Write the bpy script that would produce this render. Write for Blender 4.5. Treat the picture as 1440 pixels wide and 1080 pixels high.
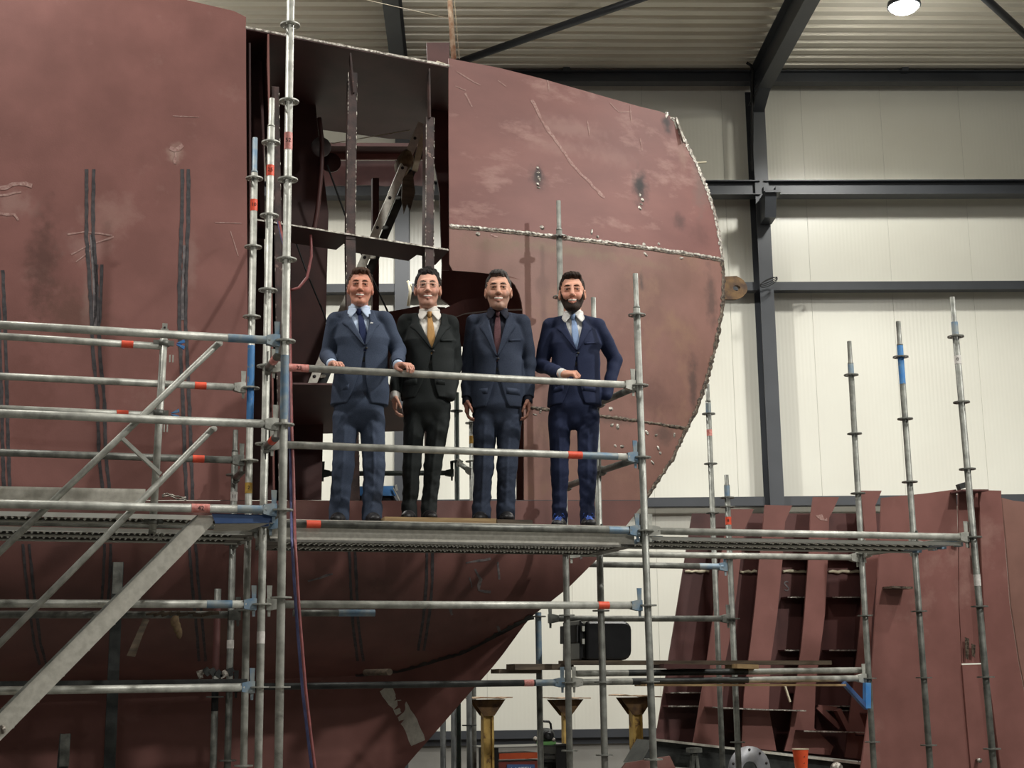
import bpy, bmesh, math, random
import numpy as np
from mathutils import Vector, Matrix
random.seed(7); np.random.seed(7)
PI = math.pi
scn = bpy.context.scene
COL = scn.collection
for o in list(bpy.data.objects): bpy.data.objects.remove(o)

# ------------------------------------------------------------------ camera
Z0 = 4.0                                   # height of the scaffold deck over the hall floor
F_PX = 2070.65
CAM = np.array([-1.34393, -9.19422, -0.98188 + Z0])
YAW, PITCH, ROLL = -0.3140174, 0.1988366, -0.0133129
cy_, sy_, cp_, sp_ = math.cos(YAW), math.sin(YAW), math.cos(PITCH), math.sin(PITCH)
c_f = np.array([-sy_*cp_, cy_*cp_, sp_]); c_r0 = np.array([cy_, sy_, 0.0]); c_u0 = np.cross(c_r0, c_f)
c_r = math.cos(ROLL)*c_r0 + math.sin(ROLL)*c_u0
c_u = -math.sin(ROLL)*c_r0 + math.cos(ROLL)*c_u0
cam_d = bpy.data.cameras.new('camera'); cam = bpy.data.objects.new('camera', cam_d); COL.objects.link(cam)
cam_d.sensor_width = 36.0; cam_d.lens = F_PX/1440*36.0; cam_d.clip_start = .1; cam_d.clip_end = 200
cam.matrix_world = Matrix(((c_r[0], c_u[0], -c_f[0], CAM[0]), (c_r[1], c_u[1], -c_f[1], CAM[1]), (c_r[2], c_u[2], -c_f[2], CAM[2]), (0,0,0,1)))
scn.camera = cam

# ------------------------------------------------------------------ world, exposure, lamps
w = bpy.data.worlds.new('hall_air'); scn.world = w; w.use_nodes = True
w.node_tree.nodes['Background'].inputs[0].default_value = (.55,.58,.6,1)
w.node_tree.nodes['Background'].inputs[1].default_value = .01
scn.view_settings.view_transform = 'Standard'; scn.view_settings.look = 'None'
scn.view_settings.gamma = 1.0; scn.view_settings.use_curve_mapping = False
scn.view_settings.exposure = 0.22
WA = math.radians(-16.1)                   # direction of the hall's back wall
wd = np.array([math.cos(WA), math.sin(WA), 0]); wn = np.array([-math.sin(WA), math.cos(WA), 0])
def wl(s, D, z):
    """hall coordinates: s along the back wall, D away from the viewer's spot, z over the floor"""
    p = np.array([CAM[0], CAM[1], 0]) + wd*s + wn*D; return np.array([p[0], p[1], z])
def ceil_z(D): return 11.27 + .028*(D-19.3)
# (s, D, watts): row close to the back wall, then unseen lamps, some added to brighten the back wall
LAMPS = [(5.28,16.2,330), (-4.4,16.2,420), (15.2,16.2,330), (7.6,10.6,900), (-9.0,10.6,400), (-.4,13.6,950), (7.8,5.6,1800), (-3.4,8.6,580), (2.2,8.3,400), (1.6,-3.6,560), (10.5,-5.0,500), (-6.2,2.4,250)]
for (s, D, W_) in LAMPS:
    ld = bpy.data.lights.new('bay_and_fill_light', 'SPOT'); ld.energy = W_; ld.spot_size = math.radians(154); ld.spot_blend = .2
    ld.shadow_soft_size = .17; ld.color = (1.0,.985,.935)
    lo = bpy.data.objects.new('bay_and_fill_light', ld); COL.objects.link(lo)
    lo.location = wl(s, D, ceil_z(D)-.50)
    pd = bpy.data.lights.new('bay_and_fill_stray', 'POINT'); pd.energy = W_*.055; pd.shadow_soft_size = .17; pd.color = (1.0,.985,.935)
    po = bpy.data.objects.new('bay_and_fill_stray', pd); COL.objects.link(po); po.location = wl(s, D, ceil_z(D)-.62)   # sideways light of the domed lens

# ------------------------------------------------------------------ materials
def lin(c):
    return tuple((x/255/12.92 if x/255 <= .04045 else ((x/255+.055)/1.055)**2.4) for x in c)
MATS = {}
def mat(name, c1, c2=None, scale=6.0, rough=.55, metal=0.0, bump=0.0, bscale=60.0, detail=4, stretch=(1,1,1), lo=.35, hi=.65, spec=.5, c3=None, s3=.8, lo3=.6, hi3=.66, emit=None):
    m = bpy.data.materials.new(name); m.use_nodes = True; nt = m.node_tree; N = nt.nodes; L = nt.links
    b = N['Principled BSDF']; b.inputs['Roughness'].default_value = rough; b.inputs['Metallic'].default_value = metal
    b.inputs['Specular IOR Level'].default_value = spec
    tc = N.new('ShaderNodeTexCoord'); mp = N.new('ShaderNodeMapping'); mp.inputs['Scale'].default_value = stretch
    L.new(tc.outputs['Object'], mp.inputs[0])
    c1l = lin(c1)+(1,)
    if c2 is None: b.inputs['Base Color'].default_value = c1l
    else:
        nz = N.new('ShaderNodeTexNoise'); nz.inputs['Scale'].default_value = scale; nz.inputs['Detail'].default_value = detail
        L.new(mp.outputs[0], nz.inputs['Vector'])
        cr = N.new('ShaderNodeValToRGB'); cr.color_ramp.elements[0].position = lo; cr.color_ramp.elements[1].position = hi
        cr.color_ramp.elements[0].color = c1l; cr.color_ramp.elements[1].color = lin(c2)+(1,)
        L.new(nz.outputs[0], cr.inputs[0]); out = cr.outputs[0]
        if c3 is not None:
            n3 = N.new('ShaderNodeTexNoise'); n3.inputs['Scale'].default_value = s3; n3.inputs['Detail'].default_value = 8; n3.inputs['Roughness'].default_value = .65
            L.new(mp.outputs[0], n3.inputs['Vector'])
            mr = N.new('ShaderNodeMapRange'); mr.inputs[1].default_value = lo3; mr.inputs[2].default_value = hi3; L.new(n3.outputs[0], mr.inputs[0])
            mx = N.new('ShaderNodeMix'); mx.data_type = 'RGBA'; L.new(mr.outputs[0], mx.inputs[0]); L.new(out, mx.inputs[6]); mx.inputs[7].default_value = lin(c3)+(1,)
            out = mx.outputs[2]
        L.new(out, b.inputs['Base Color'])
    if bump > 0:
        nb = N.new('ShaderNodeTexNoise'); nb.inputs['Scale'].default_value = bscale; nb.inputs['Detail'].default_value = 3; L.new(mp.outputs[0], nb.inputs['Vector'])
        bp = N.new('ShaderNodeBump'); bp.inputs['Strength'].default_value = bump; bp.inputs['Distance'].default_value = .01; L.new(nb.outputs[0], bp.inputs['Height']); L.new(bp.outputs[0], b.inputs['Normal'])
    if emit:
        b.inputs['Emission Color'].default_value = lin(emit[0])+(1,); b.inputs['Emission Strength'].default_value = emit[1]
    MATS[name] = m; return m
def wavebump(m, axis, scale, strength, dist=.004):
    """fine roll-formed lines pressed in sheet metal"""
    nt = m.node_tree; N = nt.nodes; L = nt.links; b = N['Principled BSDF']
    tc = N.new('ShaderNodeTexCoord'); wv = N.new('ShaderNodeTexWave'); wv.bands_direction = axis; wv.inputs['Scale'].default_value = scale
    L.new(tc.outputs['Object'], wv.inputs[0]); bp = N.new('ShaderNodeBump'); bp.inputs['Strength'].default_value = strength; bp.inputs['Distance'].default_value = dist
    L.new(wv.outputs[1], bp.inputs['Height']); L.new(bp.outputs[0], b.inputs['Normal'])

primer = mat('red_primer_steel', (130,88,82), (118,79,73), 3.0, .58, 0, .05, 90, spec=.3, c3=(146,112,104), s3=1.3, lo3=.58, hi3=.75)
primer_scratched = mat('scratched_primer_steel', (131,89,83), (119,80,75), 2.2, .55, 0, .05, 90, spec=.35, c3=(158,122,114), s3=2.6, lo3=.55, hi3=.72, stretch=(.6,1,1.6))
primer_side = mat('side_plate_primer', (128,86,80), (116,77,71), 3.0, .58, 0, .05, 90, spec=.3, c3=(142,108,100), s3=1.3, lo3=.58, hi3=.75)
primer_rust = mat('browned_primer_steel', (130,92,82), (114,79,68), 2.4, .55, 0, .06, 70, c3=(132,98,80), s3=1.7, lo3=.52, hi3=.66)
primer_bilge = mat('shaded_bilge_primer', (110,71,65), (93,59,54), 2.4, .55, 0, .06, 70, c3=(106,76,66), s3=1.7, lo3=.56, hi3=.7)  # primer darkened to add shade under the turn of the hull
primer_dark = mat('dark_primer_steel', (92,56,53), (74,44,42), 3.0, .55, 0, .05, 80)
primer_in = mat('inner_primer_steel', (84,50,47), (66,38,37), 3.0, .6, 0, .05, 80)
bare = mat('ground_weld_metal', (196,190,180), (92,84,76), 40, .35, .6, .5, 120)
darkweld = mat('dark_weld_metal', (112,100,86), (46,38,34), 45, .4, .5, .5, 120)
burn = mat('heat_burn_mark', (44,41,44), (70,66,68), 26, .6, .1, .1, 60)
chalkgrey = mat('grey_heat_mark', (120,112,112), (78,72,74), 22, .6, .1, .1, 60)
chalk = mat('chalk_scratch', (166,136,128), (138,100,93), 60, .7)
def stains_and_shade(m, spots):
    """soft patches at fixed places on a plate, burnt, dusty, paler or painted as shade: (centre, radii, colour, strength)"""
    nt = m.node_tree; N = nt.nodes; L = nt.links; b = N['Principled BSDF']; src = b.inputs['Base Color'].links[0].from_socket
    tc = N.new('ShaderNodeTexCoord'); nz = N.new('ShaderNodeTexNoise'); nz.inputs['Scale'].default_value = 14; nz.inputs['Detail'].default_value = 5; L.new(tc.outputs['Object'], nz.inputs['Vector'])
    for (c, r, colr, amt) in spots:
        mp = N.new('ShaderNodeMapping'); mp.vector_type = 'TEXTURE'; mp.inputs['Location'].default_value = [float(q) for q in c]; mp.inputs['Scale'].default_value = r; L.new(tc.outputs['Object'], mp.inputs[0])
        ln = N.new('ShaderNodeVectorMath'); ln.operation = 'LENGTH'; L.new(mp.outputs[0], ln.inputs[0])
        ad = N.new('ShaderNodeMath'); ad.operation = 'MULTIPLY_ADD'; L.new(nz.outputs[0], ad.inputs[0]); ad.inputs[1].default_value = 1.3; L.new(ln.outputs['Value'], ad.inputs[2])
        mr = N.new('ShaderNodeMapRange'); mr.interpolation_type = 'SMOOTHSTEP'; mr.inputs[1].default_value = .7; mr.inputs[2].default_value = 1.65; mr.inputs[3].default_value = amt; mr.inputs[4].default_value = 0; L.new(ad.outputs[0], mr.inputs[0])
        mx = N.new('ShaderNodeMix'); mx.data_type = 'RGBA'; L.new(mr.outputs[0], mx.inputs[0]); L.new(src, mx.inputs[6]); mx.inputs[7].default_value = lin(colr)+(1,); src = mx.outputs[2]
    L.new(src, b.inputs['Base Color'])
galv = mat('galvanised_steel', (192,192,183), (154,154,146), 14, .45, .3, .12, 90, detail=6, c3=(132,132,124), s3=5, lo3=.58, hi3=.7)
grimy = mat('grimy_primer_steel', (74,52,48), (40,30,28), 9, .6, 0, .15, 60, c3=(120,96,88), s3=12, lo3=.62, hi3=.68)
lipm = mat('glint_zinc_lips', (226,226,218), rough=.4, metal=.2)  # zinc made paler to stand for light caught on the lips
galv_mid = mat('grey_galvanised_steel', (160,161,154), (124,125,119), 15, .45, .35, .12, 90, detail=6, c3=(104,104,98), s3=5, lo3=.6, hi3=.7)
galv_dark = mat('weathered_galvanised_steel', (128,129,122), (92,93,88), 16, .45, .35, .12, 90, detail=6)
galv_black = mat('dirty_and_shaded_steel', (66,68,66), (44,46,46), 10, .5, .4, .1, 80)
greenblk = mat('dark_green_tube_paint', (44,58,52), (30,38,36), 12, .5, .2)
alu = mat('aluminium', (216,212,200), (196,192,180), 30, .42, .25, .06, 60)
plank_steel = mat('deck_plank_steel', (136,134,126), (112,110,104), 12, .5, .4, .05, 60)
blue = mat('blue_paint', (60,124,190), (86,140,190), 10, .5, 0, .05, 60, c3=(140,146,148), s3=16, lo3=.6, hi3=.66)
bluegrey = mat('worn_blue_paint', (108,136,160), (150,158,158), 14, .5, .2, .05, 60)
bluedark = mat('deep_blue_paint', (54,82,130), (70,96,140), 10, .45, .1)
wallm = mat('wall_panel_sheet', (229,228,216), (224,222,210), .8, .35, .0, 0)
wavebump(wallm, 'X', 6.0, .16, .003)
wallwhite = mat('wall_backing', (176,175,166))
ceilm = mat('roof_deck_sheet', (232,226,212), (224,218,204), 1.2, .45, .15)
steelgrey = mat('grey_painted_steel', (64,67,72), (58,61,66), 2, .45, .1)
floorm = mat('concrete_floor', (128,126,120), (108,106,102), 1.5, .7, 0, .1, 20)
concrete = mat('plinth_concrete', (150,148,142), (134,132,126), 2, .75, 0, .1, 25)
blackm = mat('black_plastic', (18,18,19), (24,24,25), 20, .3)
blackrub = mat('black_rubber', (16,16,16), (26,26,26), 30, .7)
yellow = mat('worn_yellow_paint', (196,164,92), (160,128,60), 9, .6, 0, .1, 40, c3=(96,66,36), s3=9, lo3=.58, hi3=.64)
yellowrust = mat('rusted_yellow_paint', (112,84,48), (70,48,30), 12, .7, .1, .2, 60)
wood = mat('plank_wood', (184,156,112), (140,112,78), 18, .7, 0, .15, 40, stretch=(.2,2,2))
woodold = mat('old_plank_wood', (104,90,74), (70,60,50), 18, .75, 0, .15, 40, stretch=(.2,2,2))
orange_st = mat('orange_sticker', (236,92,62), (226,80,54), 40, .5)
pink_st = mat('faded_sticker', (226,160,152), (206,120,110), 60, .5)
white_st = mat('white_sticker', (222,218,212), (200,196,190), 50, .5)
yellow_st = mat('yellow_sticker', (206,168,84), (180,140,60), 50, .5)
ink = mat('black_ink', (36,26,26))
whiteink = mat('white_print', (226,230,236))
orangem = mat('orange_cabinet_paint', (196,82,38), (176,68,32), 8, .45)
redm = mat('red_cabinet_paint', (112,42,32), (92,34,28), 8, .45)
cupm = mat('orange_plastic_cup', (236,94,52), (226,84,44), 20, .4)
cream = mat('cream_paper', (216,208,184), (196,188,160), 30, .8)
rag = mat('dirty_rag', (120,100,72), (84,66,46), 20, .9, 0, .3, 40)
hosered = mat('red_hose_rubber', (138,74,72), (112,60,60), 20, .5)
hoseblue = mat('blue_hose_rubber', (86,90,132), (66,70,108), 20, .5)
rustpole = mat('rusty_pole', (150,112,84), (196,176,150), 20, .6, .2, .2, 50)
lampglow = mat('lamp_glow', (255,252,240), emit=((255,250,232), 120.0))
discgrey = mat('grey_flange_steel', (150,150,152), (130,130,134), 14, .45, .4)
greenm = mat('green_plastic', (86,132,74), None, rough=.4)

# ------------------------------------------------------------------ mesh helpers
class MB:
    def __init__(s): s.v = []; s.f = []; s.sm = []
    def add(s, vs, fs, smooth=False):
        b = len(s.v); s.v += [tuple(float(c) for c in v) for v in vs]; s.f += [[i+b for i in f] for f in fs]; s.sm += [smooth]*len(fs)
    def box(s, c, size, M=None):
        c = np.array(c, float); hx = np.array(size, float)/2
        vs = [np.array((x,y,z))*hx for x in (-1,1) for y in (-1,1) for z in (-1,1)]
        if M is not None: vs = [M@v for v in vs]
        s.add([v+c for v in vs], [(0,1,3,2),(4,6,7,5),(0,4,5,1),(2,3,7,6),(0,2,6,4),(1,5,7,3)])
    def bar(s, a, b, wdt, hgt, up=(0,0,1)):
        """rectangular bar from a to b"""
        a = np.array(a,float); b = np.array(b,float); d = b-a; n = d/np.linalg.norm(d); up = np.array(up,float)
        sx = np.cross(n, up); sx /= np.linalg.norm(sx); sz = np.cross(sx, n)
        vs = [p + sx*i*wdt/2 + sz*j*hgt/2 for p in (a,b) for i,j in ((-1,-1),(1,-1),(1,1),(-1,1))]
        s.add(vs, [(3,2,1,0),(4,5,6,7),(0,1,5,4),(1,2,6,5),(2,3,7,6),(3,0,4,7)])
    def tube(s, pts, r, n=14, cap=True, wall=0):
        pts = [np.array(p,float) for p in pts]; rs = r if hasattr(r,'__len__') else [r]*len(pts)
        rings = []; ref = None
        for i,p in enumerate(pts):
            t = pts[min(i+1,len(pts)-1)] - pts[max(i-1,0)]; t = t/np.linalg.norm(t)
            if ref is None: ref = np.array((0,0,1.)) if abs(t[2]) < .9 else np.array((1.,0,0))
            x = np.cross(t, ref); x /= np.linalg.norm(x); y = np.cross(x, t); ref = y
            rings.append([p + (x*math.cos(2*PI*k/n) + y*math.sin(2*PI*k/n))*rs[i] for k in range(n)])
        vs = [v for rg in rings for v in rg]; fs = []
        for i in range(len(pts)-1):
            for k in range(n): fs.append((i*n+k, i*n+(k+1)%n, (i+1)*n+(k+1)%n, (i+1)*n+k))
        s.add(vs, fs, True)
        if cap: s.add(rings[0], [tuple(range(n))]); s.add(rings[-1], [tuple(range(n))[::-1]])
    def lathe(s, prof, n=20, axis='z', c=(0,0,0), smooth=True):
        vs = []; fs = []
        for (r,z) in prof:
            for k in range(n):
                a = 2*PI*k/n; p = (r*math.cos(a), r*math.sin(a), z)
                if axis == 'x': p = (p[2],p[0],p[1])
                if axis == 'y': p = (p[0],p[2],p[1])
                vs.append((p[0]+c[0],p[1]+c[1],p[2]+c[2]))
        for i in range(len(prof)-1):
            for k in range(n): fs.append((i*n+k, i*n+(k+1)%n, (i+1)*n+(k+1)%n, (i+1)*n+k))
        s.add(vs, fs, smooth)
    def prism(s, poly, d):
        """closed polygon of 3D points extruded by vector d"""
        n = len(poly); d = np.array(d,float); P = [np.array(p,float) for p in poly]
        s.add(P+[p+d for p in P], [tuple(range(n)), tuple(range(2*n-1,n-1,-1))] + [(i+n,(i+1)%n+n,(i+1)%n,i) for i in range(n)])
    def ball(s, c, r, nu=10, nv=7, M=None):
        vs=[]; fs=[]
        for i in range(nv+1):
            for k in range(nu):
                th=PI*i/nv; a=2*PI*k/nu; p=np.array((math.sin(th)*math.cos(a)*r[0], math.sin(th)*math.sin(a)*r[1], math.cos(th)*r[2]))
                if M is not None: p=M@p
                vs.append(p+np.array(c))
        for i in range(nv):
            for k in range(nu): fs.append((i*nu+k,(i+1)*nu+k,(i+1)*nu+(k+1)%nu,i*nu+(k+1)%nu))
        s.add(vs,fs,True)
    def mesh(s, name, m, fix=True):
        me = bpy.data.meshes.new(name); me.from_pydata(s.v, [], s.f); me.polygons.foreach_set('use_smooth', s.sm)
        if m is not None: me.materials.append(m)
        if fix:
            bm = bmesh.new(); bm.from_mesh(me); bmesh.ops.remove_doubles(bm, verts=bm.verts, dist=1e-5); bmesh.ops.recalc_face_normals(bm, faces=bm.faces); bm.to_mesh(me); bm.free()
        return me
    def obj(s, name, m, parent=None, fix=True): return link(name, s.mesh(name, m, fix), parent)
def link(name, me, parent=None, loc=None):
    o = bpy.data.objects.new(name, me); COL.objects.link(o)
    if parent is not None:
        o.parent = parent                       # parent sits at world location: keep child geometry in world space
        if loc is None: o.matrix_parent_inverse = parent_world(parent).inverted()
    if loc is not None: o.location = loc
    return o
def parent_world(p):
    M = p.matrix_basis.copy(); q = p
    while q.parent is not None:
        M = q.parent.matrix_basis @ q.matrix_parent_inverse @ M; q = q.parent
    return M
def tag(o, label, cat, group=None):
    o['label'] = label; o['category'] = cat
    if group: o['group'] = group
    return o
def thing(name, label, cat, loc, group=None):
    o = bpy.data.objects.new(name, None); COL.objects.link(o); o.location = [float(x) for x in loc]; o.empty_display_size = .1
    return tag(o, label, cat, group)
def struct(o): o['kind'] = 'structure'; return o

# ------------------------------------------------------------------ from photograph pixels to the place
def ray(u, v): return (u-720)/F_PX*c_r - (v-540)/F_PX*c_u + c_f
def at(u, v, Y): d = ray(u,v); return CAM + d*(Y-CAM[1])/d[1]
def atP(u, v, pl):
    """pixel on the plane Y = y0 + a*x + b*(z-deck)"""
    y0,a,b = pl; n = np.array((-a,1,-b)); d = ray(u,v); return CAM + d*((y0 - b*Z0) - n@CAM)/(n@d)
def atD(u, v, D): d = ray(u,v); return CAM + d*D/(d@wn)
def pxplate(name, poly, pl, th, m, parent, back=(0,1,0)):
    mb = MB(); mb.prism([atP(u,v,pl) for u,v in poly], np.array(back)*th); return mb.obj(name, m, parent)
# ================================================================== the hall
DW = 19.3; S0, S1 = -15.0, 17.0; DF = -11.0; EAVE = 11.22
def wbox(mb, s0, s1, D0, D1, z0, z1):
    P = [wl(s,D,z) for s in (s0,s1) for D in (D0,D1) for z in (z0,z1)]
    mb.add(P, [(0,1,3,2),(4,6,7,5),(0,4,5,1),(2,3,7,6),(0,2,6,4),(1,5,7,3)])
def hall_obj(name, m, fill, parent=None):
    """object whose local axes follow the hall (x along the back wall)"""
    mb = MB(); fill(mb); me = mb.mesh(name, m)
    o = bpy.data.objects.new(name, me); COL.objects.link(o)
    Mw = Matrix.Rotation(WA, 4, 'Z'); me.transform(Mw.inverted()); o.matrix_basis = Mw
    if parent is not None: o.parent = parent; o.matrix_parent_inverse = parent_world(parent).inverted()
    return o
struct(hall_obj('floor', floorm, lambda b: wbox(b, S0, S1, DF, DW+.2, -.2, 0)))
wall = struct(hall_obj('wall_back', wallwhite, lambda b: wbox(b, S0, S1, DW+.006, DW+.2, 0, 11.6)))
s = 3.563*19.3/19 - 1.117*14; k = 0
while s < S1-.2:
    hall_obj('panel', wallm, lambda b: wbox(b, max(s,S0)+.002, min(s+1.117,S1)-.002, DW, DW+.006, 2.32, 11.5), wall); s += 1.117
s = S0
while s < S1-.5:
    hall_obj('plinth_slab', concrete, lambda b: wbox(b, s+.008, min(s+2.0,S1)-.008, DW-.06, DW+.006, .0, 2.24), wall); s += 2.0
# plinth capping strip
struct(hall_obj('trim_1', steelgrey, lambda b: (wbox(b, S0, S1, DW-.16, DW, 2.30, 2.40), wbox(b, S0, S1, DW-.1, DW, 2.22, 2.30))))
struct(hall_obj('wall_left', steelgrey, lambda b: wbox(b, S0-.2, S0, DF, DW+.2, 0, 11.6)))
struct(hall_obj('wall_right', steelgrey, lambda b: wbox(b, S1, S1+.2, DF, DW+.2, 0, 11.6)))
struct(hall_obj('wall_front', steelgrey, lambda b: wbox(b, S0, S1, DF-.2, DF, 0, 11.6)))
# trapezoidal roof deck, ribs parallel to the back wall
def roof(b):
    pitch = .25; prof = []; D = DW+.15
    while D > DF-.1:
        for dd,dz in ((0,.0),(.125,.0),(.145,.07),(.23,.07)): prof.append((D-dd, ceil_z(D-dd)+dz))
        D -= pitch
    vs = [wl(s,D,z) for D,z in prof for s in (S0,S1)]
    b.add(vs, [(2*i,2*i+1,2*i+3,2*i+2) for i in range(len(prof)-1)])
struct(hall_obj('ceiling', ceilm, roof))
def ibeam(b, P, Q, h, wf, tf=.014, tw=.01, up=(0,0,1)):
    P = np.array(P); Q = np.array(Q); up = np.array(up,float); d = (Q-P)/np.linalg.norm(Q-P); up = up - d*(up@d); up /= np.linalg.norm(up)
    b.bar(P+up*(h-tf)/2, Q+up*(h-tf)/2, wf, tf, up); b.bar(P-up*(h-tf)/2, Q-up*(h-tf)/2, wf, tf, up); b.bar(P, Q, tw, h-2*tf, up)
# eave beam along the back wall
struct(hall_obj('trim_2', steelgrey, lambda b: (ibeam(b, wl(S0,19.0,11.14), wl(S1,19.0,11.14), .17, .16), wbox(b, S0, S1, 19.05, DW, 11.2, 11.26))))
hang = hall_obj('trim_3', steelgrey, lambda b: [wbox(b, sc-.045, sc+.045, 18.9, 19.1, 11.2, 11.29) for sc in (1.03+.4, 6.12, -3.6)]); struct(hang)
# columns and rafters
for k, sc in enumerate((-10.55, -5.68, -.82, 4.045, 8.91, 13.8)):
    def colm(b):
        ibeam(b, wl(sc,19.1,0), wl(sc,19.1,11.05), .40, .185, .016, .01, wn)
        # rafter
        z1 = 10.98; ibeam(b, wl(sc,19.1,ceil_z(19.1)-.27), wl(sc,DF,ceil_z(DF)-.27), .45, .185)
        b.prism([wl(sc-.08,18.9,10.60), wl(sc-.08,18.9,10.9), wl(sc-.08,18.2,10.82)], wd*.16)
    struct(hall_obj('trim_%d'%(4+k), steelgrey, colm))
# upper H-girt (crane rail height), middle and lower cold-formed girts, between columns
cols = (-10.55, -5.68, -.82, 4.045, 8.91, 13.8)
tn = 10
for i in range(5):
    a, bb = cols[i]+.03, cols[i+1]-.03
    struct(hall_obj('trim_%d'%tn, steelgrey, lambda b: (wbox(b,a,bb,18.86,19.08,9.60,9.614), wbox(b,a,bb,18.86,19.08,9.41,9.424), wbox(b,a,bb,18.95,18.965,9.424,9.60)))); tn += 1
    struct(hall_obj('trim_%d'%tn, steelgrey, lambda b: (wbox(b,a+.07,bb-.07,19.04,19.05,8.12,8.235), wbox(b,a+.07,bb-.07,19.05,19.2,8.22,8.235), wbox(b,a+.07,bb-.07,19.05,19.2,8.12,8.128)))); tn += 1
    struct(hall_obj('trim_%d'%tn, steelgrey, lambda b: (wbox(b,a+.07,bb-.07,19.04,19.05,5.215,5.33), wbox(b,a+.07,bb-.07,19.05,19.2,5.32,5.335), wbox(b,a+.07,bb-.07,19.05,19.2,5.21,5.22)))); tn += 1
# bracket under the upper girt at the right column
br = hall_obj('beam_bracket', steelgrey, lambda b: (wbox(b,3.99,4.20,18.45,18.9,9.30,9.33), b.prism([wl(4.0,18.9,9.30), wl(4.0,18.5,9.30), wl(4.0,18.6,9.0), wl(4.0,18.9,9.0)], wd*.15),
     wbox(b,3.98,4.04,18.5,18.62,9.33,9.40), wbox(b,4.14,4.20,18.5,18.62,9.33,9.40)))
tag(br, 'dark steel bracket on the right column just under the upper wall girt', 'bracket')
# rolled wire on the right column
mb = MB(); c0 = atD(1081, 395, 18.75)
for k in range(3):
    mb.tube([c0 + wd*.115*math.cos(t) + wn*.02*math.sin(t) + np.array((0,0,(.02+.016*k)*math.sin(t)+.05*math.cos(t)-.01*k)) for t in np.linspace(0,2*PI,26)], .006, 6)
tag(mb.obj('cable_loop', blackrub), 'black cable looped around the right grey wall column at girt height', 'cable')
mb = MB(); mb.tube([atD(1050,88,18.6), atD(1056,92,18.6), atD(1059,100,18.7), atD(1058,130,18.75), atD(1057,240,18.8)], .02, 6)
tag(mb.obj('loose_cable', blackrub), 'black cable hanging down the left side of the right column from the roof', 'cable')
# wind braces under the roof
def brace(px0, px1, label, r=.05):
    def onroof(u,v):
        d = ray(u,v); # plane z = ceil_z(D)-.2
        D = 15.
        for _ in range(30):
            t = D/(d@wn); z = CAM[2]+d[2]*t; zc = ceil_z(D)-.2; D *= (zc-CAM[2])/(z-CAM[2]) if z>CAM[2] else 1
        return CAM + d*D/(d@wn)
    P, Q = onroof(*px0), onroof(*px1); mb = MB(); e = (Q-P); mb.tube([P-e*.25, Q+e*.6], r, 10); return tag(mb.obj('wind_brace', steelgrey), label, 'brace')
brace((655,84),(900,-2),'dark diagonal roof brace rising from above the bow plate to the top edge')
brace((1432,40),(1385,-3),'dark roof brace crossing the top right corner beyond the bright lamp')
# lamps
for i,(s_,D_,W_) in enumerate(LAMPS):
    if D_ < 15: continue                        # lamps out of view, some added for brightness: light only
    z = ceil_z(D_)-.30; c = wl(s_,D_,z); vis = abs(s_-5.28) < .01
    t = thing('high_bay_lamp', 'bright round high bay lamp hanging under the roof at the top right' if vis else 'round high bay lamp under the roof near the back wall, hidden %s'%('behind the hull' if s_<0 else 'far right'), 'lamp', c, 'high bay lamps under the roof')
    mb = MB(); mb.lathe([(.0,.16),(.08,.16),(.1,.08),(.19,.03),(.2,-.03),(.185,-.035),(.0,-.03)], 20, c=c); mb.obj('housing', steelgrey, t)
    mb = MB(); mb.lathe([(.0,-.115),(.07,-.108),(.13,-.085),(.165,-.055),(.178,-.036)], 20, c=c); mb.obj('lens', lampglow, t)
    mb = MB(); mb.tube([c+np.array((0,0,.15)), c+np.array((0,0,.29))], .008, 6); mb.obj('suspension', steelgrey, t)
# ================================================================== the ship's hull section
def hullY(x, z):
    z = z - Z0
    y = 1.60 + .045*x
    if x > 1.9: y += .085*(x-1.9)**2
    zt = .10
    if z < zt:
        q = min((zt-z)/1.10, .97); y += 2.0*(1-math.sqrt(1-q*q))
    return y
def hp(u, v, off=0.0):
    Y = 1.8
    for _ in range(12):
        p = at(u, v, Y); Y = .5*Y + .5*hullY(p[0], p[2])
    return at(u, v, Y-off)
def poly_at(pl, n):
    pl = np.array(pl, float); seg = np.hypot(*(pl[1:]-pl[:-1]).T); L = np.r_[0, np.cumsum(seg)]; t = np.linspace(0, L[-1], n)
    return np.stack([np.interp(t, L, pl[:,0]), np.interp(t, L, pl[:,1])], 1)
def coons(top, bot, left, right, nu, nv):
    T, B = poly_at(top, nu), poly_at(bot, nu); Lf, R = poly_at(left, nv), poly_at(right, nv); g = np.zeros((nv, nu, 2))
    for j in range(nv):
        t = j/(nv-1)
        for i in range(nu):
            s = i/(nu-1)
            g[j,i] = (1-t)*T[i]+t*B[i]+(1-s)*Lf[j]+s*R[j]-((1-s)*(1-t)*T[0]+s*(1-t)*T[-1]+(1-s)*t*B[0]+s*t*B[-1])
    return g
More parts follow.
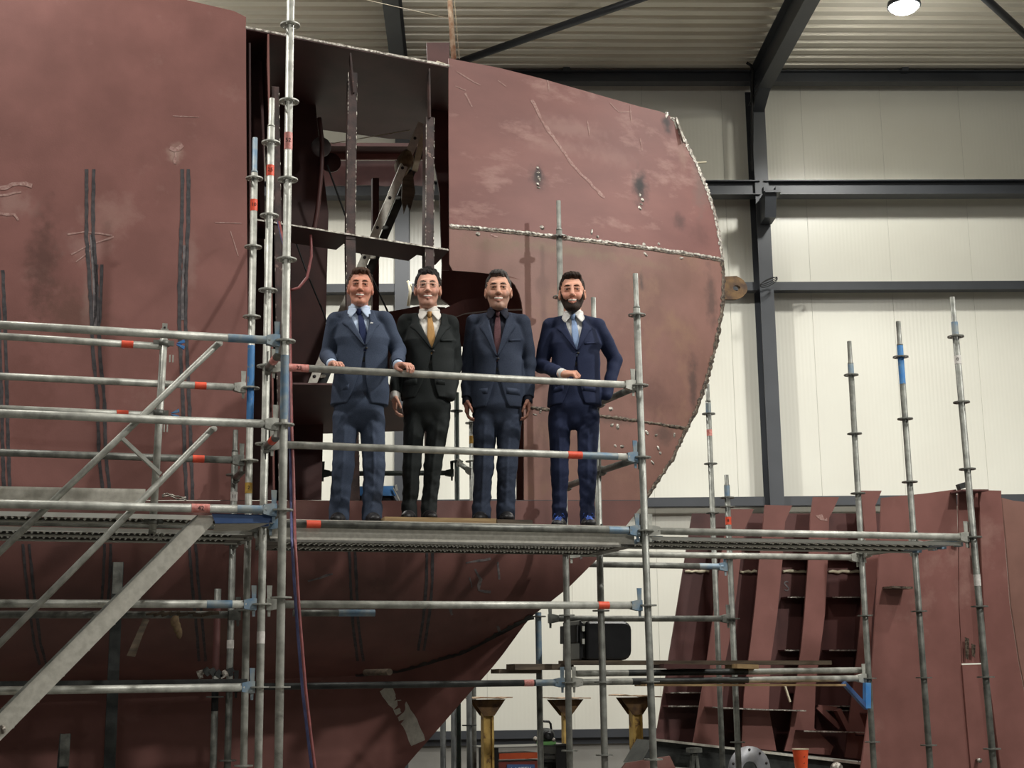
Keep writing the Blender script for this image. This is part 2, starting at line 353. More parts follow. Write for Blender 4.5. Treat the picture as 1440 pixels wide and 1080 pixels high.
def shell(name, m, parent, top, bot, left, right, nu, nv, f=hp, th=.014):
    g = coons(top, bot, left, right, nu, nv); V = [f(*g[j,i]) for j in range(nv) for i in range(nu)]; n = len(V)
    V2 = [p+np.array((0,th,0)) for p in V]; F = []; idx = lambda j,i: j*nu+i
    for j in range(nv-1):
        for i in range(nu-1): F.append((idx(j,i), idx(j+1,i), idx(j+1,i+1), idx(j,i+1)))
    bd = [idx(0,i) for i in range(nu)] + [idx(j,nu-1) for j in range(1,nv)] + [idx(nv-1,i) for i in range(nu-2,-1,-1)] + [idx(j,0) for j in range(nv-2,0,-1)]
    mb = MB(); mb.add(V, F, True); mb.add(V2, [q[::-1] for q in F], True)
    m_ = len(bd); mb.add([V[i] for i in bd]+[V2[i] for i in bd], [(k, (k+1)%m_, (k+1)%m_+m_, k+m_) for k in range(m_)])
    return mb.obj(name, m, parent, fix=False)
hull = thing('ship_hull', 'large red-brown primed steel ship hull section behind the scaffold, open at its middle', 'ship hull', (0.5, 3.0, 0))
SEAM1 = [(632,317),(680,321),(740,327),(790,333),(850,340),(905,347),(960,355),(1018,365)]
SEAM2 = [(737,572),(800,580),(870,588),(930,597),(968,603)]
KNUC = [(-90,968),(0,964),(200,960),(400,955),(500,951),(562,945),(652,918),(749,866)]
# side plate left of the opening
shell('side_plate', primer_side, hull, [(-90,-62),(120,-22),(250,-3),(336,17),(346,24)], [(-90,703),(348,703)], [(-90,-62),(-90,703)], [(346,24),(346,100),(348,400),(350,703)], 24, 30)
shell('upper_bow_plate', primer_scratched, hull, [(631,82),(700,95),(760,110),(830,130),(900,150),(930,157),(948,166)], SEAM1,
      [(631,82),(631,200),(632,317)], [(948,166),(962,192),(980,228),(995,262),(1006,296),(1013,330),(1018,365)], 30, 22)
shell('middle_bow_plate', primer_rust, hull, [(632,318),(680,322),(740,328),(790,334),(850,341),(905,348),(960,356),(1018,366)], [(736,430),(737,500),(737,572)][:1]+[(737,572)]+SEAM2[1:] if False else SEAM2,
      [(632,318),(632,380),(690,384),(715,391),(728,405),(735,430),(737,500),(737,572)], [(1018,366),(1020,400),(1018,430),(1010,480),(996,535),(982,575),(968,603)], 30, 26)
shell('lower_bow_plate', primer_rust, hull, [(a,b+1) for a,b in SEAM2], [(737,703),(908,703)], [(737,573),(737,703)], [(968,604),(945,650),(908,703)], 22, 14)
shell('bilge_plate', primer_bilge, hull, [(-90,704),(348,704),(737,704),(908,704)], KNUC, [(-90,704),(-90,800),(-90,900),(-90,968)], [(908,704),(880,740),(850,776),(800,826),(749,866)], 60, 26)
def skegp(u, v):
    kn = np.array(KNUC); vk = np.interp(min(u,749), kn[:,0], kn[:,1]); return at(u, v, hp(min(u,749), vk)[1] + .015 + .0*(v-vk))
shell('keel_plate', primer, hull, [(a,b-3) for a,b in KNUC], [(-90,1210),(465,1210)], [(-90,965),(-90,1210)], [(749,863),(700,930),(660,975),(612,1030),(570,1078),(530,1130),(465,1210)], 50, 20, skegp)
def ribbon(name, pts, wdt, m, parent, off=.003, f=hp, n=None, jitter=0, lump=0):
    """flat strip lying on the hull along a line seen in the photograph; lump > 0 gives a weld bead"""
    pts = poly_at(pts, n or max(4, int(sum(math.dist(a,b) for a,b in zip(pts,pts[1:]))/7)))
    rng = random.Random(len(name)+int(pts[0][0])); rows = []
    for i,(u,v) in enumerate(pts):
        a = pts[max(i-1,0)]; b = pts[min(i+1,len(pts)-1)]; d = (b-a)/np.hypot(*(b-a)); nx = np.array((-d[1], d[0]))
        w1 = wdt/2*(1+jitter*rng.uniform(-1,1)); w2 = wdt/2*(1+jitter*rng.uniform(-1,1)); h = lump*(1+.8*rng.uniform(-1,1))
        P = [f(*(np.array((u,v))-nx*w1)), f(u,v), f(*(np.array((u,v))+nx*w2))]
        rows.append([P[0]-(0,off,0), P[1]-(0,off+h,0), P[2]-(0,off,0)])
    mb = MB(); V = [p for r in rows for p in r]; F = []
    for i in range(len(rows)-1):
        for k in range(2): F.append((i*3+k, i*3+k+1, (i+1)*3+k+1, (i+1)*3+k))
    mb.add(V, F, True)
    # underside so the strip is solid
    b = len(V); V2 = [p+np.array((0,off+.001,0)) for p in V]; mb.add(V2, [f_[::-1] for f_ in F])
    return mb.obj(name, m, parent, fix=False)
ribbon('weld_seam', SEAM1, 3.6, bare, hull, .004, jitter=.5, lump=.006, n=170); ribbon('weld_seam', [(u,v+3.2) for u,v in SEAM1], 2.2, darkweld, hull, .003, jitter=.5, lump=.003, n=120)
ribbon('weld_seam', SEAM2, 4, darkweld, hull, .004, jitter=.5, lump=.006, n=90)
ribbon('weld_seam', [(946,166),(960,192),(978,228),(993,262),(1004,296),(1011,330),(1016,365)], 4, bare, hull, .004, jitter=.6, lump=.004, n=130)
ribbon('weld_seam', [(1016,366),(1018,400),(1016,430),(1008,480),(994,535),(980,575),(965,605),(943,650),(905,706)], 5, darkweld, hull, .004, jitter=.6, lump=.004, n=110)
ribbon('weld_seam', [(500,952),(562,946),(652,919),(749,867)], 7, galv_black, hull, .008, jitter=.5, lump=.01, n=60)
# heat marks left by the frames welded behind the plates
def mark(pts, wdt=5, m=None): return ribbon('heat_mark', pts, wdt, m or burn, hull, .0025, jitter=.25)
for dx in (0, 9.5): mark([(122+dx,238),(121.5+dx,300),(121.5+dx,330),(125+dx,380),(129+dx,450),(131+dx,500),(137+dx,560),(139+dx,640),(146+dx,703)])
mark([(128,330),(130,360),(133,420),(134,470)], 4, chalkgrey)
for dx in (0, 7): mark([(136+dx,372),(135+dx,420),(133+dx,455)], 4)
for dx in (0, 9): mark([(256+dx,238),(256+dx,300),(254+dx,350),(252+dx,400),(252+dx,455),(257+dx,560),(262+dx,703)])
mark([(260,345),(258,400),(257,450)], 5, chalkgrey)
for dx in (-3, 5): mark([(-1+dx,380),(2+dx,450),(4+dx,520),(6+dx,600),(9+dx,703)])
for dx in (0, 9): mark([(32+dx,765),(38+dx,830),(48+dx,905),(56+dx,935)], 4)
for dx in (0, 9): mark([(147+dx,765),(146+dx,800),(143+dx,850)], 4)
for dx in (0, 9): mark([(266+dx,765),(270+dx,820),(276+dx,880),(280+dx,930)], 4)
for dx in (0, 8): mark([(491+dx,770),(493+dx,820),(496+dx,880),(503+dx,930)], 4)
for dx in (0, 8): mark([(600+dx,770),(600+dx,820),(595+dx,870),(588+dx,915)], 4)
# patches of chalk and grinding dust
for pts, wd_ in (([(95,330),(120,326),(158,331)],2),([(100,358),(125,345),(160,333)],2),([(107,368),(128,352)],2),([(0,265),(25,258),(45,262)],6),([(0,300),(20,302),(26,310)],4),([(0,275),(30,270)],3),
                  ([(239,207),(247,212),(257,204)],5),([(247,214),(245,230)],4),([(303,313),(340,314)],1.2),([(324,325),(335,360)],1.2),([(243,163),(280,165)],1)):
    ribbon('chalk_mark', pts, wd_, chalk, hull, .0022, jitter=.6)
for pts, wd_ in (([(642,100),(660,112),(676,120)],1.5),([(654,131),(664,150)],2),([(700,113),(712,122)],1.3),([(770,113),(772,127)],1.5),([(858,145),(870,158),(888,157)],1.5),([(886,148),(887,170)],1.3),
                 ([(748,140),(762,170),(780,195),(800,225),(822,250),(850,278)],4),([(900,195),(903,212)],1.5),([(826,170),(829,190)],1.5),([(690,330),(700,333)],2),([(640,121),(655,127)],1)):
    ribbon('chalk_mark', pts, wd_, chalk, hull, .0022, jitter=.6)
for pts, wd_ in (([(433,818),(450,812),(468,807)],3),([(655,792),(672,788),(690,786)],3),([(668,800),(676,815),(672,830),(690,832)],4),([(700,790),(702,815)],3),([(660,812),(664,826)],2),([(815,776),(818,786)],4),([(632,855),(636,865)],4),([(688,905),(692,915)],4),([(700,880),(703,892)],4)):
    ribbon('chalk_mark', pts, wd_, chalkgrey, hull, .0022, jitter=.6)
# weld lumps, their burnt surroundings and patches of painted shade
def lumps(pts, m=bare, r=3.0, name='weld_lump'):
    rng = random.Random(int(pts[0][0]))
    for u,v in pts:
        mb = MB(); p = hp(u,v); k = F_PX/np.dot(p-CAM, c_f); q = r/k
        mb.ball(p, (q*rng.uniform(.5,1.2), .005, q*rng.uniform(.6,1.6)), 7, 5, np.array(Matrix.Rotation(rng.uniform(0,3),3,'Y')))
        mb.obj(name, m, hull, fix=False)
def spot(u,v,ru,rv,colr,amt,d=.25): c = hp(u,v); k = np.dot(c-CAM,c_f)/F_PX; return (c,(ru*k,d,rv*k),colr,amt)
BK = (40,34,34); GY = (112,98,92)
stains_and_shade(primer_scratched, [spot(757,249,20,24,BK,.75), spot(757,246,9,16,(26,22,22),.9), spot(901,264,20,40,BK,.75), spot(900,262,10,26,(26,22,22),.9), spot(938,172,12,22,(34,30,30),.9), spot(955,310,16,18,BK,.5), spot(985,262,22,60,GY,.5), spot(960,215,14,40,(150,120,108),.5), spot(985,330,30,26,(96,64,60),.5), spot(800,180,90,22,(156,122,114),.45), spot(780,205,70,18,(152,118,110),.4), spot(860,220,60,20,(150,116,108),.35)])
stains_and_shade(primer_rust, [spot(800,352,170,12,(118,96,74),.7), spot(700,345,60,18,(116,92,72),.6), spot(900,368,90,10,(126,98,80),.6), spot(1000,420,16,60,(70,52,46),.7), spot(975,540,14,60,(60,44,40),.7), spot(902,397,6,20,(40,32,30),.8), spot(860,590,60,9,(76,60,52),.6), spot(935,612,26,24,(62,48,42),.6), spot(880,480,60,60,(108,68,60),.4), spot(920,560,50,40,(88,56,50),.5), spot(690,700,30,60,(96,62,54),.4)])
stains_and_shade(primer_side, [spot(60,370,30,110,(78,52,46),.75,.4), spot(100,440,70,60,(88,62,52),.6,.4), spot(245,215,16,20,(168,146,134),.6), spot(20,285,40,30,(160,132,124),.4), spot(120,345,44,26,(156,128,122),.3), spot(268,370,16,60,(150,124,116),.35), spot(125,420,14,70,(152,126,118),.35), spot(40,560,60,120,(96,60,52),.5,.4), spot(240,560,110,110,(104,66,58),.4,.4)])  # wide dark patches paint blurred shadows, and dimmer light low on the plate
lumps([(756,236),(757,243),(758,251),(756,259),(757,264)])
lumps([(900,274),(903,281),(901,287),(899,292)])
lumps([(762,320),(840,333),(907,357),(832,326),(905,344),(926,343),(957,363),(672,329)], r=3.5)
lumps([(760,578),(752,583),(858,575),(860,598),(868,600),(909,608),(922,612),(948,612),(925,630),(928,637),(917,650),(865,627),(874,628),(905,640)], r=3)
lumps([(944,166),(950,176),(955,186),(937,162)], r=4)
# eye plate on the stem
mb = MB(); cE = hp(1016,404); eD = np.dot(cE-CAM, c_f)
pad = [(1012,389),(1036,388),(1045,393),(1051,402),(1051,410),(1044,418),(1036,421),(1014,421)]
plE = (cE[1]+.02, 0, 0)
outer = [atP(u,v,plE) for u,v in poly_at(pad+pad[:1], 33)[:-1]]; hc = np.array((1036,405)); inner = [atP(hc[0]+5*math.cos(a), hc[1]+4*math.sin(a), plE) for a in [math.atan2(v-hc[1],u-hc[0]) for u,v in poly_at(pad+pad[:1],33)[:-1]]]
n = 32; V = outer+inner; V += [p+np.array((0,.04,0)) for p in V]; F = []
for i in range(n):
    j=(i+1)%n; F += [(i,j,n+j,n+i), (2*n+j,2*n+i,3*n+i,3*n+j), (j,i,2*n+i,2*n+j), (n+i,n+j,3*n+j,3*n+i)]
mb.add(V,F); o = mb.obj('lifting_eye', yellowrust, hull); o['label'] = 'rusty lifting eye plate on the bow edge'
mb = MB(); a = hp(948,170); mb.bar(atP(950,166,(a[1],0,0)), atP(962,200,(a[1],0,0)), .03, .02); mb.obj('edge_strip', bare, hull)
mb = MB(); a = hp(978,228)[1]; mb.bar(atP(976,229,(a+.02,0,0)), atP(993,228,(a+.02,0,0)), .02, .01); mb.obj('bracket_tab', cream, hull)
# silver primer strap on the keel plate
ribbon('grey_strap', [(543,966),(560,990),(575,1015),(588,1045)], 22, alu, hull, .003, f=skegp, jitter=.12)
# ---- structure inside the opening
def quadplate(name, P, th, m):
    mb = MB(); P = [np.array(p,float) for p in P]; n = np.cross(P[1]-P[0], P[3]-P[0]); n /= np.linalg.norm(n); mb.prism(P, n*th); return mb.obj(name, m, hull)
dl, dr = hp(347,39), hp(632,93)
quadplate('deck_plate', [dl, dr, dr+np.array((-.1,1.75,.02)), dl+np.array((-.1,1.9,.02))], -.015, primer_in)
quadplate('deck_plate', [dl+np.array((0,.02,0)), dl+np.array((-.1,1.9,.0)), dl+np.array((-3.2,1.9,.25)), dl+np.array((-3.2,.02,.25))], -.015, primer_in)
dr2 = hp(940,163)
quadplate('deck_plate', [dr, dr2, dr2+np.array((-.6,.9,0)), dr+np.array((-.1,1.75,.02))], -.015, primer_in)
mb = MB(); mb.add([dl+np.array((-.01,-.004,-.006)), dr+np.array((0,-.004,-.006)), dr+np.array((0,-.004,.012)), dl+np.array((-.01,-.004,.012))], [(0,1,2,3)]); mb.v += [tuple(np.array(v)+(0,.003,0)) for v in mb.v]; mb.f += [[7,6,5,4]]; mb.sm += [False]
mb.obj('deck_edge', bare, hull, fix=False)
# deck beam at the back and the far side stringer
def pxbar(name, p0, p1, hpx, Y0, Y1, depth, m):
    a = at(p0[0],p0[1],Y0); b = at(p1[0],p1[1],Y1); h = hpx/F_PX*np.dot(a-CAM,c_f); mb = MB(); mb.bar(a, b, depth, h); return mb.obj(name, m, hull)
pxbar('deck_beam', (330,157), (640,160), 16, 3.45, 3.45, .12, primer_in)
pxbar('side_stringer', (440,219), (640,219), 12, 4.3, 4.3, .03, primer)
pxbar('side_stringer', (440,209), (640,210), 5, 4.2, 4.2, .25, primer_in)
# frames: T-bars running up behind the shell
def frame(u0, v0, u1, v1, wpx, depth=.2, m=grimy, name='frame'):
    a = hp(u0, v0); b = hp(u1, v1); a = a+np.array((0,.03,0)); b = b+np.array((0,.03,0)); k = wpx/F_PX*np.dot(a-CAM,c_f)
    mb = MB(); mb.bar(a, b, k, .014, (0,1,0)); mb.bar(a+np.array((0,depth/2+.007,0)), b+np.array((0,depth/2+.007,0)), .012, depth, (0,1,0)); o = mb.obj(name, m, hull)
    mb = MB(); rng = random.Random(int(u0))
    for t in np.linspace(.02,.98,34):
        for sgn in (-1,1):
            if rng.random() < .55: mb.ball(a+(b-a)*t+np.array((sgn*k*.48,-.008,0)), (.004,.004,.018*rng.uniform(.5,1.6)), 5, 4)
    w_ = mb.obj('weld_spots', bare, o, fix=False); w_['kind'] = 'stuff'
frame(497,100,494,335,13); frame(494,336,500,703,14)
frame(606,163,605,350,12); frame(605,350,610,703,13)
for (u0,v0,u1,v1) in ((492,74,497,130),(603,96,604,165)):
    a = hp(u0,v0); b = hp(u1,v1); quadplate('frame_bracket', [a, b, b+np.array((.0,.06,0)), a+np.array((.02,.14,0))], .012, grimy)
a = hp(376,48); b = hp(384,703); quadplate('web_frame', [a, b, b+np.array((.12,.55,0)), a+np.array((.03,.5,0))], .014, primer)
frame(388,120,398,703,10, .3)
# inner web plates and dark bulkheads left of the opening
def vplate(name, px, pl, th, m): return pxplate(name, px, pl, th, m, hull)
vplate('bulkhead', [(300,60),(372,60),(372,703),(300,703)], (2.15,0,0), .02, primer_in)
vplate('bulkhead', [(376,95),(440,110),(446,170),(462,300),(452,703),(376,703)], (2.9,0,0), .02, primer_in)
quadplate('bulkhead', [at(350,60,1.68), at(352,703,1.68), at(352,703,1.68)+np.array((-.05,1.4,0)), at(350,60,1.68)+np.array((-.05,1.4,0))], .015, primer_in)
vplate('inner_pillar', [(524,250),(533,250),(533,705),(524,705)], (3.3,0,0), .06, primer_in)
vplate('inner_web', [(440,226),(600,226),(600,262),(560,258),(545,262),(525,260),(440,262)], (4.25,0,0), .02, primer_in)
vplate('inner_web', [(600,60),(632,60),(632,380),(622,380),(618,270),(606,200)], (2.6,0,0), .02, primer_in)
# horizontal stringer with scalloped notches along the shell
def stringer(p0, p1, dep, m, name='stringer', notches=()):
    a = hp(*p0)+np.array((0,.02,0)); b = hp(*p1)+np.array((0,.02,0)); d = b-a; n = np.array((0,1,0)); pts = [a]
    for t in notches:
        pts += []
    top = [a, b, b+n*dep]
    for t in sorted(notches, reverse=True):
        for dt,dd in ((.045,dep),(.03,dep*.55),(-.03,dep*.55),(-.045,dep)): top.append(a+d*(t+dt)+n*dd)
    top.append(a+n*dep); mb = MB(); mb.prism(top, (0,0,.014)); o = mb.obj(name, m, hull)
    mb = MB(); mb.bar(a+np.array((0,-.006,.007)), b+np.array((0,-.006,.007)), .006, .012); mb.obj('stringer_edge', bare, o); return o
stringer((352,308), (632,352), .42, primer_in, notches=(.52,.9))
# lower shelves seen from beneath
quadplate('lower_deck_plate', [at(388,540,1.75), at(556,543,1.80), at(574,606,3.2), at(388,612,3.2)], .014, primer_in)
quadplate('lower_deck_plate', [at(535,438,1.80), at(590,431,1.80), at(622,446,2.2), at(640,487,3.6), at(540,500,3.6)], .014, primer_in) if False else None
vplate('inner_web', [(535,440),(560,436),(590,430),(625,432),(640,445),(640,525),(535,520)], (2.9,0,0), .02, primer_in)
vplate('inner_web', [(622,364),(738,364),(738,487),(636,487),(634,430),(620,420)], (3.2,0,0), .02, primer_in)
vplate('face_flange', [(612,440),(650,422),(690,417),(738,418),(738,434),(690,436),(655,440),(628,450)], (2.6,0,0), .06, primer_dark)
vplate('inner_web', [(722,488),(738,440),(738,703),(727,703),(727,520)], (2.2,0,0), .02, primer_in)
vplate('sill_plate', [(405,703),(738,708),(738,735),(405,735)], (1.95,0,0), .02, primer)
# round grey flange disc, hoses and wires inside
mb = MB(); c = at(452,206,2.6); mb.lathe([(0,0),(.085,0),(.085,.03),(0,.03)], 24, 'y', c); mb.obj('pipe_flange', discgrey, hull)
mb = MB(); c = at(466,228,2.8); mb.lathe([(0,0),(.085,0),(.085,.03),(0,.03)], 24, 'y', c); mb.obj('pipe_flange', primer_in, hull)
mb = MB(); mb.tube([at(u,v,2.5) for u,v in poly_at([(449,166),(453,200),(452,240),(446,300),(440,330)],14)], .02, 8); mb.obj('inner_pipe', primer_in, hull)
mb = MB(); mb.tube([at(u,v,2.55) for u,v in ((460,232),(490,315),(525,395),(560,470))], .008, 6); mb.obj('stay_rod', blackrub, hull)
mb = MB(); mb.tube([at(u,v,2.4) for u,v in ((414,335),(432,385),(455,440),(468,480))], .007, 6); mb.obj('stay_rod', blackrub, hull)
# ================================================================== scaffold
H05 = .5; TR = .0242
def tubemat(m): return {'g':galv,'m':galv_mid,'d':galv_dark,'k':galv_black,'n':greenblk}[m]
def rosette_mesh():
    n = 32; radii = (.0245,.036,.052,.061); h = .0045; mb = MB()
    V = [(r*math.cos(2*PI*k/n), r*math.sin(2*PI*k/n), sz*h) for sz in (-1,1) for r in radii for k in range(n)]
    ix = lambda s,i,k: (s*4+i)*n + k%n; F = []
    hole = lambda k: k%4 in (1,2)
    for k in range(n):
        for i in range(3):
            if i==1 and hole(k): continue
            F += [(ix(1,i,k),ix(1,i+1,k),ix(1,i+1,k+1),ix(1,i,k+1)), (ix(0,i,k+1),ix(0,i+1,k+1),ix(0,i+1,k),ix(0,i,k))]
        F.append((ix(0,3,k),ix(0,3,k+1),ix(1,3,k+1),ix(1,3,k)))
        if hole(k): F += [(ix(0,1,k),ix(1,1,k),ix(1,1,k+1),ix(0,1,k+1)), (ix(0,2,k+1),ix(1,2,k+1),ix(1,2,k),ix(0,2,k))]
    mb.add(V, F); return mb.mesh('rosette', galv, fix=False)
ROS = {'g': rosette_mesh()}
for key,mm in (('m',galv_mid),('d',galv_dark),('k',galv_black),('n',greenblk)):
    q = ROS['g'].copy(); q.materials.clear(); q.materials.append(mm); ROS[key] = q
def txt(body, size, c, ax, up, m, parent, name='lettering', ext=.0006):
    """flat printed lettering: real little letters on the surface"""
    cu = bpy.data.curves.new(name, 'FONT'); cu.body = body; cu.size = size; cu.extrude = ext; cu.align_x = 'CENTER'; cu.align_y = 'CENTER'; cu.resolution_u = 2
    tmp = bpy.data.objects.new(name, cu); COL.objects.link(tmp); dg = bpy.context.evaluated_depsgraph_get(); dg.update()
    me = bpy.data.meshes.new_from_object(tmp.evaluated_get(dg)); bpy.data.objects.remove(tmp)
    ax = np.array(ax,float); ax /= np.linalg.norm(ax); up = np.array(up,float); up -= ax*(up@ax); up /= np.linalg.norm(up); nz = np.cross(ax, up)
    me.transform(Matrix(((ax[0],up[0],nz[0],c[0]),(ax[1],up[1],nz[1],c[1]),(ax[2],up[2],nz[2],c[2]),(0,0,0,1)))); me.materials.clear(); me.materials.append(m)
    return link(name, me, parent)
def sticker(a, b, t0, t1, m, parent, r=TR, text=None, rot=False, name='sticker', tm=None):
    """paper band wrapped round a tube between fractions t0 and t1"""
    a = np.array(a); b = np.array(b); mb = MB(); mb.tube([a+(b-a)*t0, a+(b-a)*t1], r+.0012, 16, cap=False)
    o = mb.obj(name, m, parent, fix=False)
    if text:
        c = a+(b-a)*(t0+t1)/2; d = (b-a)/np.linalg.norm(b-a); tocam = CAM-c; tocam -= d*(tocam@d); tocam /= np.linalg.norm(tocam)
        ax = d if not rot else np.cross(d, tocam); 
        if rot: ax = np.cross(tocam, -d) if False else np.cross(d, tocam)
        up = np.cross(tocam, ax); txt(text, r*1.5, c+tocam*(r+.002), ax, up, tm or ink, o)
    return o
def standard(label, x, y, ztop, zbot=None, m='g', lean=0.0, ros=None, spig=.24, sp_m=None, stk=(), bands=(), group=None, zoff=0.0):
    """upright with a rosette every half metre; lean moves x per metre of fall below the deck+1.5"""
    X = lambda z: x + lean*(1.5-z)
    P = lambda z: np.array((X(z), y, z+Z0)); zb = -Z0+.16 if zbot is None else zbot
    t = thing('scaffold_standard', label, 'scaffold standard', P(zb if zbot is not None else -Z0), group); tm = tubemat(m)
    mb = MB(); mb.tube([P(zb), P(ztop-spig)], TR, 16); mb.obj('tube', tm, t)
    if spig: mb = MB(); mb.tube([P(ztop-spig), P(ztop-spig+.012), P(ztop-spig+.02), P(ztop)], [TR, TR, .0185, .0185], 14); mb.obj('spigot', MATS[sp_m] if sp_m else tm, t)
    zs = ros if ros is not None else [k*.5+zoff for k in range(-8,8) if zb+.1 < k*.5+zoff < ztop-spig+.01]
    for z in zs:
        r_ = bpy.data.objects.new('rosette', ROS[m]); COL.objects.link(r_); r_.parent = t; r_.matrix_parent_inverse = t.matrix_basis.inverted(); r_.location = P(z); r_.rotation_euler = (0,0,.39)
        mb = MB()
    if zbot is None:
        mb = MB(); mb.tube([P(-Z0+.01), P(-Z0+.35)], .019, 12); mb.obj('base_jack', galv_dark, t)
        mb = MB(); mb.box(P(-Z0+.005), (.15,.15,.01)); mb.obj('base_plate', galv_dark, t)
    for (z0,z1,sm,tx) in stk: sticker(P(z0), P(z1), 0, 1, sm, t, text=tx, rot=True)
    for (z0,z1,bm) in bands:
        mb = MB(); mb.tube([P(z0), P(z1)], TR+.0006, 16, cap=False); mb.obj('paint_band', bm, t, fix=False)
    return t
def zat(u, v, Y): return at(u,v,Y)[2]-Z0
def xat(u, v, Y): return at(u,v,Y)[0]
sd = standard
sd('tallest galvanised scaffold standard, nearest the camera, running out of the top of the photo', 0, -.73, 3.9, m='g', spig=.0, lean=0.002,
   stk=[(zat(405,211,-.73), zat(405,187,-.73), pink_st, '52')], bands=[(zat(402,590,-.73), zat(402,500,-.73), bluegrey)])
sd('galvanised standard just left of the tallest one, orange sticker under its top ring', 0, 0, zat(384,139,0), lean=.0, spig=.2,
   stk=[(zat(382,248,0), zat(382,233,0), orange_st, '25'), (zat(366,905,0), zat(366,888,0), white_st, None)])
sd('galvanised standard with blue spigot and red sticker 10, third of the row going back', 0, .73, zat(358,194,.73), spig=.26, sp_m='worn_blue_paint', lean=.004,
   stk=[(zat(357,297,.73), zat(357,281,.73), orange_st, '10'), (zat(350,694,.73), zat(350,679,.73), yellow_st, '2')], bands=[(zat(352,600,.73), zat(352,486,.73), blue)])
sd('short galvanised standard topping out beside the left hull plate, white sticker near the deck', 0, 1.46, zat(333,605,1.46), spig=.16, m='d',
   stk=[(zat(328,705,1.46), zat(328,692,1.46), white_st, '11'), (zat(320,912,1.46), zat(320,900,1.46), white_st, None)])
sd('galvanised standard at the right end of the railing in front of the bow', 2.562, 0, zat(893.5,385,0), m='m', lean=.007, spig=.25)
sd('galvanised standard just behind the blue-laced man, ending at his shoulder height', 2.525, .73, zat(840,419,.73), m='m', spig=.22)
sd('galvanised standard against the bow plate rising above the bearded man', 2.53, 1.46, zat(791,283,1.46), m='m', spig=.25)
sd('galvanised standard furthest right, white sticker and blue collar under its spigot', 5.14, 0, zat(1341,418,0), lean=.0155, spig=.22, m='d',
   bands=[(zat(1343,470,0), zat(1342,453,0), bluegrey)], stk=[(zat(1346,512,0), zat(1346,500,0), white_st, '0'), (zat(1373,824,0), zat(1373,808,0), white_st, None)])
sd('galvanised standard second from the right, bright blue below its spigot', 5.13, .73, zat(1262.5,452,.73), lean=.006, spig=.2, m='d', bands=[(zat(1268,540,.73), zat(1265,486,.73), blue)])
sd('galvanised standard third from the right, standing in front of the stiffened panel', 5.115, 1.46, zat(1194,480,1.46), lean=-.002, spig=.2, m='d', bands=[(zat(1198,526,1.46), zat(1197,512,1.46), bluegrey)])
F1x = xat(1020,653,2.6)
sd('thin far standard rising alone before the white wall right of the bow', F1x, 2.9, zat(1015,541,2.9), spig=.17, m='d', ros=[zat(1016,583,2.9), zat(1020,653,2.9), zat(1023,722,2.9)], bands=[(zat(1016,583,2.9), zat(1016,568,2.9), bluegrey)], stk=[(zat(1018,614,2.9), zat(1018,605,2.9), pink_st, None)])
sd('standard with blue collar and red sticker in front of the stiffened panel', 4.21, 2.05, zat(1024.5,668,2.05), spig=.1, m='d', ros=[zat(1023,700,2.05), zat(1024,713,2.05), 0, -.5, -1, -1.5], lean=.0,
   bands=[(zat(1022,698,2.05), zat(1022,683,2.05), bluegrey)], stk=[(zat(1024,738,2.05), zat(1024,727,2.05), orange_st, '8')])
sd('blue-topped short standard under the bow, left of the black crate', xat(757,870,1.9), 1.9, zat(757,861,1.9), spig=.0, m='d', ros=[zat(757,867,1.9)], bands=[(zat(757,945,1.9), zat(757,862,1.9), bluegrey)])
for (u, v, Y, lab, mm) in ((642,552,4.4,'dark green far standard seen between the second and third man','n'),(663,590,4.2,'far standard with yellow band seen between the second and third man','d')):
    sd(lab, xat(u,v,Y), Y, zat(u,v,Y), spig=0, m=mm, ros=[zat(u,{642:578,663:595}[u],Y), zat(u,649,Y)], bands=[(zat(u,624,Y), zat(u,613,Y), yellow_st)] if mm=='d' else ())
for (u, v, Y, lab) in ((623,985,3.0,'dark upright tube left of the yellow trestles, furthest left under the bow'),(638,980,3.35,'dark upright tube second from left under the bow'),(660,960,2.9,'dark upright tube with a ring beside the leftmost yellow trestle')):
    sd(lab, xat(u,1020,Y), Y, zat(u,v,Y), spig=0, m='k', ros=[zat(660,1020,Y)] if u==660 else [])
sd('rusty extra prop with a dark threaded jack beside the left standards', xat(305,880,1.46), 1.46, zat(307,828,1.46), spig=0, m='d', ros=[zat(300,980,1.46)], bands=[(zat(304,945,1.46), zat(306,850,1.46), primer_dark), (zat(298,1000,1.46), zat(302,955,1.46), blackrub)])

